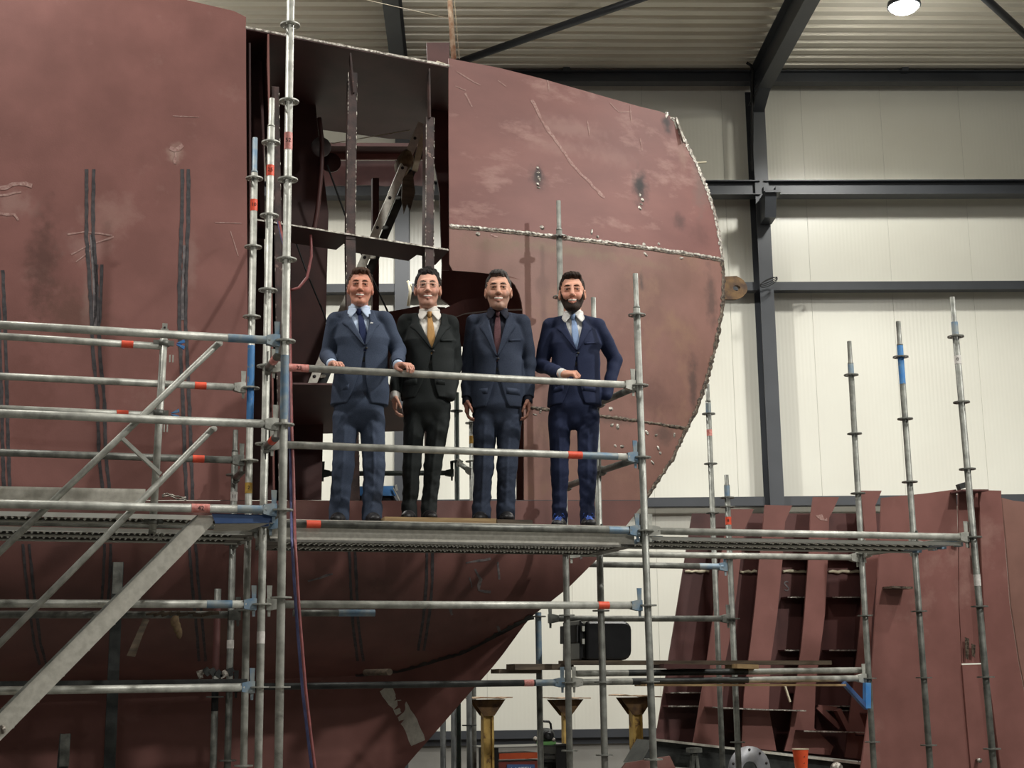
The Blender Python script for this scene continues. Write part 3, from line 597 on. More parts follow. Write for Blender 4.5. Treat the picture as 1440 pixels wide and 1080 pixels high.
def head(b, p, d):
    """cast ledger head gripping the rosette at p, tube leaving in direction d"""
    z = np.array((0,0,1.)); p = np.array(p); s_ = np.cross(d, z); s_ /= np.linalg.norm(s_)
    for (t0,t1,h0,h1,w0,w1) in ((.03,.065,.072,.072,.022,.036),(.065,.11,.072,.052,.036,.050)):
        vs = [p + d*t + s_*i*w_/2 + z*j*h/2 for (t,h,w_) in ((t0,h0,w0),(t1,h1,w1)) for i,j in ((-1,-1),(1,-1),(1,1),(-1,1))]
        b.add(vs, [(3,2,1,0),(4,5,6,7),(0,1,5,4),(1,2,6,5),(2,3,7,6),(3,0,4,7)])
def ledger(label, P, Q, m='g', stk=(), bands=(), hm=(None,None), ends=(True,True), wedges=(True,True), group=None, r=TR, off=.045, cat='scaffold ledger', name='scaffold_ledger', hz=0.0):
    P = np.array(P,float); Q = np.array(Q,float); P[2] += hz; Q[2] += hz; d = (Q-P)/np.linalg.norm(Q-P); t = thing(name, label, cat, P, group); tm = tubemat(m)
    a = P + d*(off+.05 if ends[0] else 0); b = Q - d*(off+.05 if ends[1] else 0)
    mb = MB(); mb.tube([a, b], r, 16); mb.obj('tube', tm, t)
    for k,(p,dd) in enumerate(((P,d),(Q,-d))):
        if not ends[k]: continue
        mb = MB(); head(mb, p, dd); h = mb.obj('ledger_head', MATS[hm[k]] if hm[k] else tm, t)
        if wedges[k]:
            mb = MB(); z = np.array((0,0,1.)); c = p+dd*.047; s_ = np.cross(dd,z); s_ /= np.linalg.norm(s_)
            mb.add([c+dd*u_*w_+s_*i*.003+z*zz for (zz,w_) in ((-.075,.008),(.115,.017)) for u_ in (-1,1) for i in (-1,1)], [(0,1,3,2),(4,6,7,5),(0,4,5,1),(2,3,7,6),(0,2,6,4),(1,5,7,3)])
            mb.obj('wedge', MATS['worn_blue_paint'] if hm[k] else tm, h)
    L = np.linalg.norm(Q-P)
    for (t0,t1,sm,tx) in stk: sticker(P, Q, t0, t1, sm, t, r, tx)
    for (t0,t1,bm) in bands:
        mb = MB(); mb.tube([P+(Q-P)*t0, P+(Q-P)*t1], r+.0006, 16, cap=False); mb.obj('paint_band', bm, t, fix=False)
    return t
def S(x, y, z): return np.array((x, y, z+Z0))
A, A2, A3, A4 = (0,-.73),(0,0),(0,.73),(0,1.46); B,B2,B3 = (2.565,0),(2.525,.73),(2.53,1.46); C,C2,C3 = (5.15,0),(5.135,.73),(5.115,1.46); LX = -2.57
bl = 'worn_blue_paint'
# men's bay
ledger('top railing tube of the platform that the four men stand behind', S(*A2,1), S(*B,1), stk=[(.055,.105,pink_st,'23')], hm=(None,None))
ledger('middle railing tube across the four men\'s shins, red and blue marks at its right end', S(*A2,.5), S(*B,.5), stk=[(.79,.83,orange_st,None)], bands=[(.83,.93,bluegrey)], hm=(None,bl))
ledger('ledger tube along the front edge of the men\'s deck, orange sticker near its left end', S(*A2,0), S(*B,0), m='d', stk=[(.105,.14,orange_st,None)], bands=[(.9,.955,bluegrey)], hm=(bl,bl))
ledger('long ledger tube half a metre below the men\'s deck, red mark near its right end', S(*A2,-.5), S(*B,-.5), stk=[(.865,.895,orange_st,None)], hm=(None,bl))
ledger('dark ledger tube one metre below the men\'s deck, crossing under the hull', S(*A4,-1), S(*B3,-1), m='k', hm=(None,bl), stk=[(.86,.89,pink_st,None)], bands=[(.895,.96,bluegrey)])  # dark steel here stands for the shade under the hull
# transoms
for (z,nm) in ((1,'upper'),(.5,'lower')):
    ledger('%s short cross tube joining the tallest standard to the one behind it'%nm, S(*A,z), S(*A2,z), m='d', hz=-.03, stk=[(.42,.6,orange_st if z==.5 else pink_st,None)])
ledger('short cross tube low behind the blue-painted standard beside the hull plate', S(*A3,.5), S(*A4,.5), m='d', hz=-.03)
ledger('upper cross tube running back from the right railing standard to the hull', S(*B,1), S(*B2,1), m='d', hz=-.0)
ledger('lower cross tube running back from the right railing standard', S(*B,.5), S(*B2,.5), m='d', hz=-.0)
ledger('cross tube behind the bearded man\'s calves next to the bow plate', S(*B2,.5), S(*B3,.5), m='d', hz=-.02)
for (p,q,lab) in ((A,A2,'short deck cross tube between the tallest standard and the one behind it'),(A2,A3,'short deck cross tube carrying the left end of the men\'s planks'),(A3,A4,'short deck cross tube behind the left platform\'s blue plank end'),(B,B2,'deck cross tube carrying the right end of the men\'s planks'),(B2,B3,'deck cross tube between the bow plate and the men\'s planks'),(C,C2,'deck cross tube carrying the right end of the right-hand planks'),(C2,C3,'pale deck cross tube running back beside the stiffened panel')):
    ledger(lab, S(*p,0), S(*q,0), m='d' if q!=C3 else 'g')
# right bay
ledger('ledger tube along the front edge of the right-hand deck', S(*B,0), S(*C,0), m='g')
ledger('rear ledger tube of the right-hand deck, just below its perforated planks', S(*B3,0), S(*C3,0), m='g', hz=-.03)
ledger('upper of two joined tubes at crate height in the lower right bay', S(2.62,1.52,-.935), S(5.10,1.52,-.935), m='g', ends=(False,False), bands=[(.17,.58,galv_black)])
ledger('lower of two joined tubes at crate height in the lower right bay', S(*B3,-1), S(*C3,-1), m='g', bands=[(.2,.58,galv_black)])
Yf = 2.05
ledger('far ledger tube with a blue end left of the red sticker standard', at(800,793,Yf), at(1027,797,Yf), m='d', hm=(None,bl), bands=[(.8,.95,bluegrey)])
ledger('far ledger tube ending at the stiffened panel\'s standard, level with the black crate top', at(766,870,2.05), at(1031,870,Yf), m='d')
ledger('thin far ledger behind the men\'s knees, before the white wall', at(447,666,4.4), at(642,665,4.4), m='n')
ledger('far short tube running down from the green standard between the two middle men', at(642,649,4.4), at(663,664,4.0), m='d', wedges=(False,False))
# left bay: front row
AL = lambda z: S(LX, -.73, z)
ledger('top railing tube of the left platform, blue at its right end, nearest the camera', AL(1), S(*A,1), bands=[(.87,.965,bluegrey)], hm=(None,bl))
ledger('second railing tube of the left platform in the nearest row', AL(.5), S(*A,.5), hm=(None,None))
ledger('ledger tube along the front edge of the left platform, red sticker and blue right end', AL(0), S(*A,0), stk=[(.80,.84,pink_st,'42')], bands=[(.9,.965,bluegrey)], hm=(None,bl))
# left bay: back rows
ledger('rear top railing tube of the left platform, ending at the blue-painted standard', S(LX,.73,1), S(*A3,1), stk=[(.855,.885,orange_st,None)], m='g')
ledger('rear lower railing tube of the left platform', S(LX,.73,.5), S(*A3,.5), stk=[(.855,.885,orange_st,None)], m='d')
ledger('rear deck ledger tube under the left platform', S(LX,0,0), S(*A2,0), m='d', hz=-.02)
ledger('long ledger tube half a metre below the left platform, blue near its right end', S(LX,0,-.5), S(*A2,-.5), bands=[(.87,.93,bluegrey)], hm=(None,bl))
ledger('thin rear ledger tube close below the half-metre ledger on the left', S(LX,.73,-.5), S(*A3,-.5), m='d', hz=-.03)
ledger('bright ledger tube one metre below the left platform', S(LX,0,-1), S(*A2,-1), hm=(None,bl))
ledger('short blue ended tube hanging under the hull right of the hose', at(412,862,1.2), at(527,862,1.2), m='d', ends=(False,False), bands=[(.55,1,bluegrey)])
# stair gate rails on the left platform
YG = -.42
gp = thing('gate_post', 'short grey post with tapered eye ends and blue wing nuts on the left platform', 'post', at(213,755,YG)); p0, p1 = at(231,470,YG), at(214.5,745,YG)
mb = MB(); mb.tube([p0,p1], .022, 14); mb.obj('tube', galv, gp)
for nm,(p,q) in (('top_eye',(p0,at(232,455,YG))),('bottom_eye',(p1,at(213,757,YG)))):
    mb = MB(); d = q-p; mb.bar(p, p+d*.5, .044, .018, (0,1,0)); mb.bar(p+d*.5, q, .03, .016, (0,1,0)); mb.obj(nm, galv, gp)
    mb = MB(); mb.lathe([(0,-.001),(.007,-.001),(.007,.002)], 10, 'y', p+d*.6-np.array((0,.012,0))); mb.obj('eye_hole', ink, gp)
for (u,v,wing) in ((230,483,1),(222,581,1),(214,733,0)):
    mb = MB(); c = at(u,v,YG); mb.lathe([(.024,-.018),(.034,-.018),(.034,.018),(.024,.018)], 14, 'z', c); mb.bar(c+np.array((-.06,-.01,0)), c+np.array((.06,-.01,0)), .02, .03); cl = mb.obj('clamp', galv_dark, gp)
    if wing:
        mb = MB(); c2 = at(u+18,v+1,YG)
        for sg in (1,-1): mb.prism([c2+np.array(q) for q in ((0,-.012,sg*.004),(.045,-.012,sg*.032),(.05,-.012,sg*.012),(.02,-.012,sg*.003))], (0,.02,0))
        mb.obj('wing_nut', blue, cl)
    mb = MB(); c2 = at(u+9,v+16,YG); mb.bar(c2, c2-np.array((0,0,.045)), .008, .008, (0,1,0)); mb.bar(c2+np.array((.018,0,0)), c2+np.array((.018,0,-.045)), .008, .008, (0,1,0)); mb.obj('clamp_bolt', galv, cl)
for (l,r_,lab) in (((-60,469),(226,487),'upper gate rail tube ending at the grey gate post, red mark near it'),((-60,572),(218,584),'lower gate rail tube ending at the grey gate post')):
    a, b = at(l[0],l[1],YG), at(r_[0],r_[1],YG); ledger(lab, a, b, ends=(False,False), r=.021, stk=[(.80,.86,orange_st,None)], cat='rail', name='gate_rail')
# stair up to the left platform
YS = -.685
st = thing('scaffold_stair', 'aluminium stair climbing from lower left to the left platform with two grey handrails', 'stair', at(-60,1100,YS))
pxl = lambda pts, th, nm, m, Y=YS: pxplate(nm, pts, (Y,0,0), th, m, st)
pxl([(262,738),(279,724),(301,726),(299,737),(22,1020),(-70,1112),(-85,1075),(0,999)], .04, 'stringer', alu)
pxl([(262,737),(279,723),(277,727),(262,741),(0,1003),(-80,1080),(-85,1075),(0,998)], -.012, 'stringer_lip', galv_dark)
mb = MB(); mb.ball(at(3,1026,YS-.02), (.02,.02,.025)); mb.obj('bolt', bare, st)
for (a,b) in (((306,484),(-40,814)),((298,604),(-40,945))):
    mb = MB(); mb.tube([at(a[0]+3,a[1]-1,YS+.06), at(*a,YS), at(*b,YS)], .019, 14); mb.obj('handrail', galv, st)
mb = MB(); mb.bar(at(168,613,YS+.01), at(226,667,YS+.01), .02, .045, (0,1,0)); mb.obj('rail_brace', galv, st)
for k in range(8):
    c = at(222-36*k, 800+36.8*k, YS+.03); mb = MB(); mb.box(c+np.array((.0,.34,.0)), (.10,.60,.03)); mb.obj('tread', alu, st)
# ---- decks
def plank_mesh(L, Wd=.31, Hh=.07):
    mb = MB(); p = .034; nx = int(L/p); ny = 9; dx = L/nx; dy = Wd/ny
    V = {}; vs = []; fs = []
    def vid(x,y):
        k = (round(x,5),round(y,5))
        if k not in V: V[k] = len(vs); vs.append((x,y,0))
        return V[k]
    for i in range(nx):
        for j in range(ny):
            x0,y0 = i*dx, j*dy; c = [vid(x0,y0),vid(x0+dx,y0),vid(x0+dx,y0+dy),vid(x0,y0+dy)]
            if 1<=j<ny-1 and 1<=i<nx-1 and (i+j)%2==0:
                cx,cy,h = x0+dx/2,y0+dy/2,dx*.30; q = [vid(cx-h,cy-h),vid(cx+h,cy-h),vid(cx+h,cy+h),vid(cx-h,cy+h)]
                for k in range(4): fs.append((c[k],c[(k+1)%4],q[(k+1)%4],q[k]))
            else: fs.append(tuple(c))
    mb.add(vs, fs)
    for y,s_ in ((0,1),(Wd,-1)):
        mb.box((L/2,y,-Hh/2),(L,.004,Hh)); mb.box((L/2,y+s_*.012,-Hh),(L,.026,.004))
    return mb.mesh('plank_tread', plank_steel, fix=False)
def nubs_mesh(L, Wd=.31, z=-.004, p=.036):
    mb = MB(); nx = int(L/p); ny = 8
    for i in range(1,nx):
        for j in range(1,ny+1):
            if (i+j)%2: continue
            x, y = i*p, j*Wd/(ny+1); h = .009; mb.add([(x-h,y-h,z),(x+h,y-h,z),(x+h,y+h,z),(x-h,y+h,z),(x,y,z-.009)], [(0,1,4),(1,2,4),(2,3,4),(3,0,4)])
    return mb.mesh('pressed_lips', lipm, fix=False)
PLM = {}
def plank(label, x0, y0, L, ztop, deep=0., endm=None):
    key = round(L,2)
    if key not in PLM: PLM[key] = (plank_mesh(L, Hh=.014), nubs_mesh(L))
    t = thing('deck_plank', label, 'deck plank', S(x0,y0,ztop))
    o = bpy.data.objects.new('perforated_sheet', PLM[key][0]); COL.objects.link(o); o.parent = t; o.location = (0,0,-deep)
    q = bpy.data.objects.new('pressed_lips', PLM[key][1]); COL.objects.link(q); q.parent = t; q.location = (0,0,-deep); q['kind'] = 'stuff'
    if deep:
        mb = MB()
        for y in (.002,.308): mb.box((L/2,y,-deep/2),(L,.004,deep))
        f = link('side_fascia', mb.mesh('side_fascia', alu), None); f.parent = t
        mb = MB(); mb.box((L/2,.155,-.004),(L,.30,.006)); f = link('top_sheet', mb.mesh('top_sheet', plank_steel), None); f.parent = t
    else:
        mb = MB()
        for y in (-.004,.314): mb.box((L/2,y,-.012),(L,.006,.026))
        f = link('edge_lip', mb.mesh('edge_lip', lipm), None); f.parent = t
    for e,x in enumerate((0,L)):
        sg = -1 if e else 1; mb = MB(); mb.box((x+sg*.05,.155,-deep-.004),(.1,.314,.02))
        for yy in (.05,.26): mb.box((x-sg*.012,yy,-.012),(.05,.05,.03))
        c = link('end_cap', mb.mesh('end_cap', endm or plank_steel), None); c.parent = t
    return t
DZ = .034
for k in range(2):
    nm = 'front' if k==0 else 'rear'
    plank('%s deep-sided steel plank of the deck under the men'%nm, .05, .04+.325*k, 2.46, DZ, deep=.128)
    plank('%s perforated steel plank of the right-hand deck'%nm, 2.62, .04+.325*k, 2.46, -.035, endm=bluegrey)
    plank('perforated steel plank at the back of the left platform' if k else 'perforated steel plank in the middle of the left platform', -2.52, .05+.325*k, 2.46, -.045)
plank('perforated steel plank at the front of the left platform with a deep blue end', -2.52, -.625, 2.46, -.03, endm=bluedark)
t = thing('trestle_deck', 'blue edged landing board under the right end of the left platform', 'landing board', at(345,735,-.72)); 
pxplate('edge_profile', [(298,722),(385,724),(378,735),(303,736)], (-.72,0,0), .02, bluedark, t); 
mb = MB(); P = [at(303,737,-.70), at(378,736,-.70), at(350,746,-.35), at(300,747,-.35)]; mb.prism(P, (0,0,.008)); mb.obj('panel', alu, t)
tb = MB(); tb.bar(at(-80,694,.05), at(204,699,.05), .03, .095); tb = tag(tb.obj('toe_board', alu), 'pale aluminium toe board at the left edge above the left platform', 'toe board')
mb = MB(); mb.bar(S(0.801,.20,DZ+.018), S(1.548,.17,DZ+.018), .2, .034); o = tag(mb.obj('wooden_plank', wood), 'short wooden plank lying on the deck under the two middle men', 'plank')
mb = MB(); mb.bar(S(1.553,.17,DZ+.016), S(1.798,.165,DZ+.016), .19, .03); tag(mb.obj('grey_board', woodold), 'grey board end next to the wooden plank between the two right-hand men', 'board')
# low boards and planks in the lower right bay
def lowboard(u0,u1,v0,v1,Y,hpx,m,lab,wd_=.22):
    a = at(u0,v0,Y); b = at(u1,v1,Y); h = hpx/F_PX*np.dot(a-CAM,c_f); mb = MB(); mb.bar(a,b,wd_,h); return tag(mb.obj('scaffold_board', m), lab, 'board')
lowboard(792,1160,932,932,1.62,6,woodold,'long old brown board on the low tubes carrying the black crate')
lowboard(718,800,938,938,1.72,8,woodold,'old board on the low tubes left of the black crate')
lowboard(696,755,944,944,1.95,6,woodold,'grey board end under the bow left of the blue-topped standard')
lowboard(926,990,937,938,1.53,6,primer_dark,'small red-brown wood offcut under the long old board')
lowboard(1028,1058,937,938,1.53,6,wood,'small pale wood offcut under the long old board')
lowboard(900,1180,963.5,963.5,1.46,3,wood,'thin pale batten below the two joined low tubes')
mb = MB(); b0 = at(1186,960,1.42); b1 = at(1219,996,1.42); b2 = at(1219,960,1.42)
t = thing('blue_bracket', 'blue triangular scaffold bracket under the low tubes at the third right standard', 'bracket', b1)
mb.bar(b0,b1,.03,.045,(0,1,0)); mb.obj('strut', bluedark, t); mb = MB(); mb.bar(b2,b1,.045,.05,(0,1,0)); mb.obj('upright', blue, t)

mb = MB(); mb.tube([at(548,945,1.36), at(548,945,1.36)+np.array((-.1,.35,0))], .024, 14); tag(mb.obj('tube_end', woodold), 'round brown pole end lying on the dark ledger under the hull', 'pole')
primer_side2 = mat('dusty_primer_steel', (134,98,88), (122,88,78), 3.0, .55, 0, .05, 80)
# ================================================================== leaning steel sections on the right
pn = thing('stiffened_panel', 'leaning red-brown steel panel with upright stiffener plates and small cross ribs', 'steel panel', at(1080,1060,3.4))
PB = (3.55,0,0); PF = (3.30,0,0)
def pp(name, poly, pl, th, m, par=pn): return pxplate(name, poly, pl, th, m, par)
pp('back_plate', [(974,722),(1245,722),(1232,900),(1225,1072),(1100,1058),(922,1041)], PB, .02, primer_in if False else primer_dark)
STF = [ [(1028,716),(1060,716),(1048,742),(1042,780),(1036,834),(1028,890),(1020,930),(1016,985),(1014,1050),(975,1046),(985,985),(995,927),(1003,870),(1012,800),(1020,750)],
        [(1076,710),(1114,711),(1104,734),(1101,781),(1093,865),(1084,928),(1081,995),(1092,1056),(1043,1050),(1046,978),(1056,900),(1062,847),(1068,784),(1073,741)],
        [(1144,699),(1180,699),(1171,719),(1166,728),(1164,791),(1160,865),(1157,889),(1147,963),(1145,1024),(1172,1050),(1168,1062),(1103,1056),(1111,1026),(1114,1002),(1127,908),(1131,865),(1137,784),(1140,726)],
        [(1211,690),(1240,690),(1231,711),(1233,744),(1236,784),(1226,870),(1222,1000),(1216,1068),(1188,1065),(1199,973),(1206,917),(1211,860),(1216,744)] ]
for pl_ in STF:
    o = pp('stiffener', pl_, PF, .018, primer)
    # the web that carries the stiffener face, running back to the plate along its right edge
    q = [p for p in pl_ if p[1] < 1040]; r_ = sorted([p for p in q if p[0] > np.interp(p[1], [700,1050], [np.mean([a for a,b in pl_ if b<760]), np.mean([a for a,b in pl_ if b>960])])], key=lambda p: p[1])
    P = [atP(u-3,v,PF)+np.array((0,.018,0)) for u,v in r_]; mb = MB(); V = P+[p+np.array((0,.235,0)) for p in P]; n = len(P)
    V += [p+np.array((-.012,0,0)) for p in V]; F = []
    for i in range(n-1): F += [(i,i+1,n+i+1,n+i),(2*n+i+1,2*n+i,3*n+i,3*n+i+1),(i+1,i,2*n+i,2*n+i+1),(n+i,n+i+1,3*n+i+1,3*n+i)]
    F += [(0,n,3*n,2*n),(n-1,2*n+n-1,3*n+n-1,2*n-1)]
    mb.add(V,F); mb.obj('web', primer_dark, o)
def rib(u0,u1,v0,v1,dep=.13,m=primer_dark,pl=PB):
    a = atP(u0,v0,pl)-np.array((0,dep/2,0)); b = atP(u1,v1,pl)-np.array((0,dep/2,0)); mb = MB(); mb.bar(a,b,dep,.012); o = mb.obj('cross_rib', m, pn)
    mb = MB(); mb.bar(a-np.array((0,dep/2+.003,.0)), b-np.array((0,dep/2+.003,0)), .006, .012); mb.obj('rib_edge', bare, o)
for u0,u1,v in ((1100,1138,784),(1164,1218,785),(1098,1132,841),(1161,1212,841),(1094,1128,915),(1156,1207,915),(935,986,974),(932,990,993),(986,1046,996),(1046,1114,998),(1108,1115,974),(1147,1200,993),(1147,1198,999)): rib(u0,u1,v,v)
rib(1111,1196,1027,1029,.26,pl=(3.4,0,0)); rib(1195,1222,1033,1035,.26,pl=(3.4,0,0)); rib(1201,1224,1003,1004,.26,pl=(3.4,0,0)); rib(984,1046,994,997,.26,pl=(3.4,0,0)); rib(1046,1114,997,999,.26,pl=(3.4,0,0))
for u0,u1 in ((963,996),(1040,1068),(1100,1136),(1164,1210)):
    P = poly_at([(u0,804),(u1,804)], 8); mb = MB(); mb.tube([atP(u,v+random.uniform(-1,1),PB)-np.array((0,.012,0)) for u,v in P], [.014*random.uniform(.7,1.4) for _ in P], 7); mb.obj('white_weld', cream, pn)
mb = MB(); a,b,c = [atP(u,v,(3.35,0,0)) for u,v in ((1150,994),(1180,1023),(1176,997))]; mb.bar(a,b,.05,.03,(0,1,0)); mb.bar(atP(1177,998,(3.3,0,0)), atP(1192,1028,(3.3,0,0)), .05,.07,(0,1,0)); mb.bar(a,c,.04,.02,(0,1,0)); mb.obj('corner_brace', primer, pn)
mb = MB(); mb.bar(at(1104,965,3.2), at(1111,987,3.2), .015,.02,(0,1,0)); mb.obj('loose_rod', cream, pn)
pp('chalk_patch', [(1147,725),(1156,723),(1160,731),(1163,728),(1164,733),(1153,731)], (3.297,0,0), .002, chalk)
txt('S', .14, atP(1106,825,PB)-np.array((0,.003,0)), (1,0,.1), (-.1,0,1), chalkgrey, pn)
# dark support beam below it
sb = thing('support_beam', 'dark sloping steel beam with pale edge carrying the leaning stiffened panel', 'beam', at(1080,1078,3.5))
mb = MB(); P = [at(u,v,3.22) for u,v in ((920,1041),(1240,1077),(1240,1100),(900,1075))]; mb.prism(P,(0,.4,0)); mb.obj('web', galv_black, sb)
mb = MB(); mb.bar(at(920,1040,3.2), at(1060,1056,3.2), .06,.02); mb.bar(at(1060,1056,3.2), at(1240,1077,3.2), .06,.022); mb.obj('top_edge', alu, sb)
# big curved section further right
cs = thing('curved_hull_section', 'large standing red-brown hull section of several plates filling the right edge', 'hull section', at(1340,1080,2.6))
qa = (2.55,0,-.10)
pxplate('left_plate', [(1240,700),(1300,694),(1345,688),(1347,765),(1348,850),(1352,930),(1382,1260),(1186,1260),(1222,1000),(1232,860),(1238,760)], qa, .02, primer, cs)
pxplate('upper_strip', [(1348,688),(1376,690),(1380,800),(1386,932),(1353,933),(1349,850)], (2.54,.002,-.10), .02, primer, cs)
pxplate('lower_strip', [(1353,935),(1387,934),(1396,1000),(1430,1260),(1383,1260),(1366,1085),(1360,1020)], (2.53,.0,-.10), .02, primer, cs)
pxplate('middle_plate', [(1377,689),(1408,690),(1408,699),(1413,760),(1420,850),(1432,930),(1446,1000),(1520,1260),(1432,1260),(1408,1085),(1397,1000),(1388,934),(1381,800)], (2.60,-.02,-.10), .02, primer, cs)
pxplate('right_plate', [(1409,700),(1425,704),(1530,716),(1560,1260),(1522,1260),(1472,1085),(1448,1000),(1434,930),(1422,850),(1415,760)], (2.42,.012,-.10), .02, primer_side2, cs)
mb = MB(); a = atP(1338,692,qa); mb.bar(atP(1336,693,qa)-np.array((0,.1,0)), atP(1372,693,qa)-np.array((0,.1,0)), .2,.015); mb.obj('top_bracket', primer_dark, cs)
mb = MB(); mb.bar(atP(1343,686,qa)+np.array((0,-.05,0)), atP(1352,683,qa)+np.array((0,-.05,0)), .06,.05); mb.obj('clamp_block', galv_black, cs)
mb = MB(); mb.bar(atP(1241,827,qa)-np.array((0,.08,0)), atP(1270,828,qa)-np.array((0,.08,0)), .16,.02); mb.obj('tab', darkweld, cs)
for (u,v) in ((1371,1069),(1404,1077)):
    mb = MB(); c = atP(u,v,qa)-np.array((0,.05,0)); mb.lathe([(0,-.03),(.022,-.03),(.022,.0),(.012,.005),(.012,.03),(0,.03)],10,'y',c); mb.obj('bolt_end', bare, cs)
mb = MB(); mb.bar(atP(1398,1003,qa)-np.array((0,.03,0)), atP(1404,1040,qa)-np.array((0,.03,0)), .012,.02); mb.obj('bright_edge', bare, cs)
for u,v,w_,h_ in ((1360,912,3,16),(1369,915,3,10),(1345,760,5,10),(1372,790,4,14)): pxplate('burnt_patch', [(u-w_,v-h_),(u+w_,v-h_+2),(u+w_-1,v+h_),(u-w_+1,v+h_-3)], (2.515,0,-.10), .002, darkweld, cs)
# ---- yellow trestles
def trestle(u, v0, lab, Y, wtop, wcol, lean=0):
    c = at(u, v0, Y); k = F_PX/np.dot(c-CAM,c_f); hw = wtop/k/2; cw = wcol/k/2; zt = c[2]
    t = thing('yellow_trestle', lab, 'trestle', (c[0],c[1],0), None)
    mb = MB(); mb.box((c[0],c[1],zt/2-.01), (cw*2*.62,cw*1.2,zt-.04)); 
    for sg in (-1,1): mb.box((c[0]+sg*cw*.8,c[1],zt/2-.03),(cw*.4,cw*1.9,zt-.10))
    mb.obj('column', yellow, t)
    mb = MB(); hgt = hw*1.0
    for dy in (-.06,.06): mb.prism([(c[0]-hw,c[1]+dy,zt-.01),(c[0]+hw,c[1]+dy,zt-.01),(c[0]+cw,c[1]+dy,zt-hgt),(c[0]-cw,c[1]+dy,zt-hgt)],(0,.012,0))
    mb.obj('gusset', yellowrust, t)
    mb = MB(); P = []
    for i,x in enumerate(np.linspace(-hw*1.25,hw*1.25,9)): P.append((c[0]+x, c[1], zt+.004+lean*x+random.uniform(-.006,.006)))
    for a,b in zip(P,P[1:]): mb.bar(a,b,.3,.01)
    mb.obj('top_sheet', rustpole, t)
    mb = MB(); mb.box((c[0],c[1],.01),(.4,.4,.02)); mb.obj('foot_plate', yellowrust, t)
trestle(685,982,'yellow trestle with a rusty flared head, leftmost, under the bow edge', 3.3, 48, 15)
trestle(795,982,'yellow trestle with a rusty flared head above the red welding cart, middle one', 4.2, 48, 10)
trestle(893,979,'yellow trestle with a rusty flared head, rightmost, under the black crate', 3.9, 50, 15, -.06)
for u,lab in ((1013,'yellow post stub under the sloping beam, left of the two'),(1076,'yellow post stub under the sloping beam beside the grey flange disc')):
    c = at(u,1052,4.3); mb = MB(); mb.box((c[0],c[1],c[2]/2),(.085,.085,c[2])); mb.box((c[0],c[1],.01),(.3,.3,.02)); tag(mb.obj('yellow_post', yellow), lab, 'post')
# ---- welding cart
c = at(738,1100,3.7); ct = thing('welding_cart', 'red and orange welding machine cart with black top shelf at the bottom edge', 'welding cart', (c[0],c[1],0))
def wpx(u,v,Y=3.7): return at(u,v,Y)
def cbox(name,u0,u1,v0,v1,Y,dep,m,par):
    a = at(u0,v1,Y); b = at(u1,v0,Y); mb = MB(); mb.box(((a[0]+b[0])/2, Y+dep/2, (a[2]+b[2])/2), (b[0]-a[0], dep, b[2]-a[2])); return mb.obj(name, m, par)
cbox('top_shelf',680,800,1048,1052,3.6,.5,blackm,ct); cbox('drawer_front',702,756,1058,1068,3.66,.4,orangem,ct); lb = cbox('cabinet',702,757,1070,1160,3.68,.4,redm,ct); cbox('side_post',697,701,1052,1400,3.62,.45,blackm,ct); cbox('right_frame',788,800,1046,1400,3.62,.45,blackm,ct)
cbox('shelf',758,790,1060,1063,3.66,.4,blackm,ct); cbox('shelf',758,790,1068,1071,3.66,.4,blackm,ct); cbox('tank',760,788,1073,1300,3.72,.3,galv_black,ct)
pxplate('name_plate', [(713,1075),(752,1075),(752,1092),(713,1092)], (3.672,0,0), .006, bluedark, ct)
txt('LASTEK', .058, at(733,1082.5,3.668), (1,0,0), (0,0,1), whiteink, ct)
gr = thing('bench_grinder', 'grey and green motor tool with carrying handle standing on the black cart shelf', 'power tool', at(768,1048,3.75))
c = at(768,1034,3.75); mb = MB(); mb.lathe([(0,-.07),(.05,-.07),(.065,-.05),(.065,.05),(.05,.07),(0,.07)],16,'y',c); mb.obj('motor', galv_black, gr)
mb = MB(); mb.lathe([(.018,-.078),(.045,-.078),(.045,-.068),(.018,-.068)],14,'y',c); mb.obj('fan_cover', blackm, gr)
mb = MB(); mb.tube([c+np.array(q) for q in ((-.055,0,.05),(-.055,0,.11),(-.03,0,.125),(.03,0,.12),(.045,0,.1),(.05,0,.05))], .011, 8); mb.obj('handle', blackm, gr)
a = at(768,1047,3.75); mb = MB(); mb.box((c[0],c[1],a[2]+.015),(.13,.16,.03)); mb.obj('base', greenm, gr)
mb = MB(); mb.ball(c+np.array((.045,-.07,-.04)),(.02,.02,.02)); mb.ball(c+np.array((-.11,-.02,-.03)),(.022,.02,.026)); mb.obj('chrome_knob', bare, gr)
# ---- black crate on the low boards
kc = thing('black_crate', 'black moulded plastic crate with an open left lid on the old brown board', 'crate', at(852,929,1.6))
def rbox(name, u0,u1,v0,v1,Y,dep,r,m,par):
    cs_ = []
    for (uu,vv,a0) in ((u1-r,v0+r,-90),(u1-r,v1-r,0),(u0+r*.4,v1-r*.4,90),(u0+r*.4,v0+r*.4,180)):
        rr = r if uu > (u0+u1)/2 else r*.4
        for k in range(5): an = math.radians(a0+22.5*k); cs_.append(at(uu+rr*math.cos(an), vv+rr*math.sin(an), Y))
    mb = MB(); mb.prism(cs_, (0,dep,0)); o = mb.obj(name, m, par)
    bv = o.modifiers.new('soft_edges','BEVEL'); bv.width = .02; bv.segments = 2; bv.limit_method = 'ANGLE'; return o
rbox('tub', 824,889,873,928.5,1.52,.34,13,blackm,kc); rbox('lid', 815,823,872,928.5,1.50,.38,5,blackm,kc); rbox('lid_flap', 811,815,878,904,1.50,.38,3,blackrub,kc)
for v in (884,902): mb = MB(); mb.box(at(820,v,1.49),(.02,.02,.04)); mb.obj('latch', galv, kc)
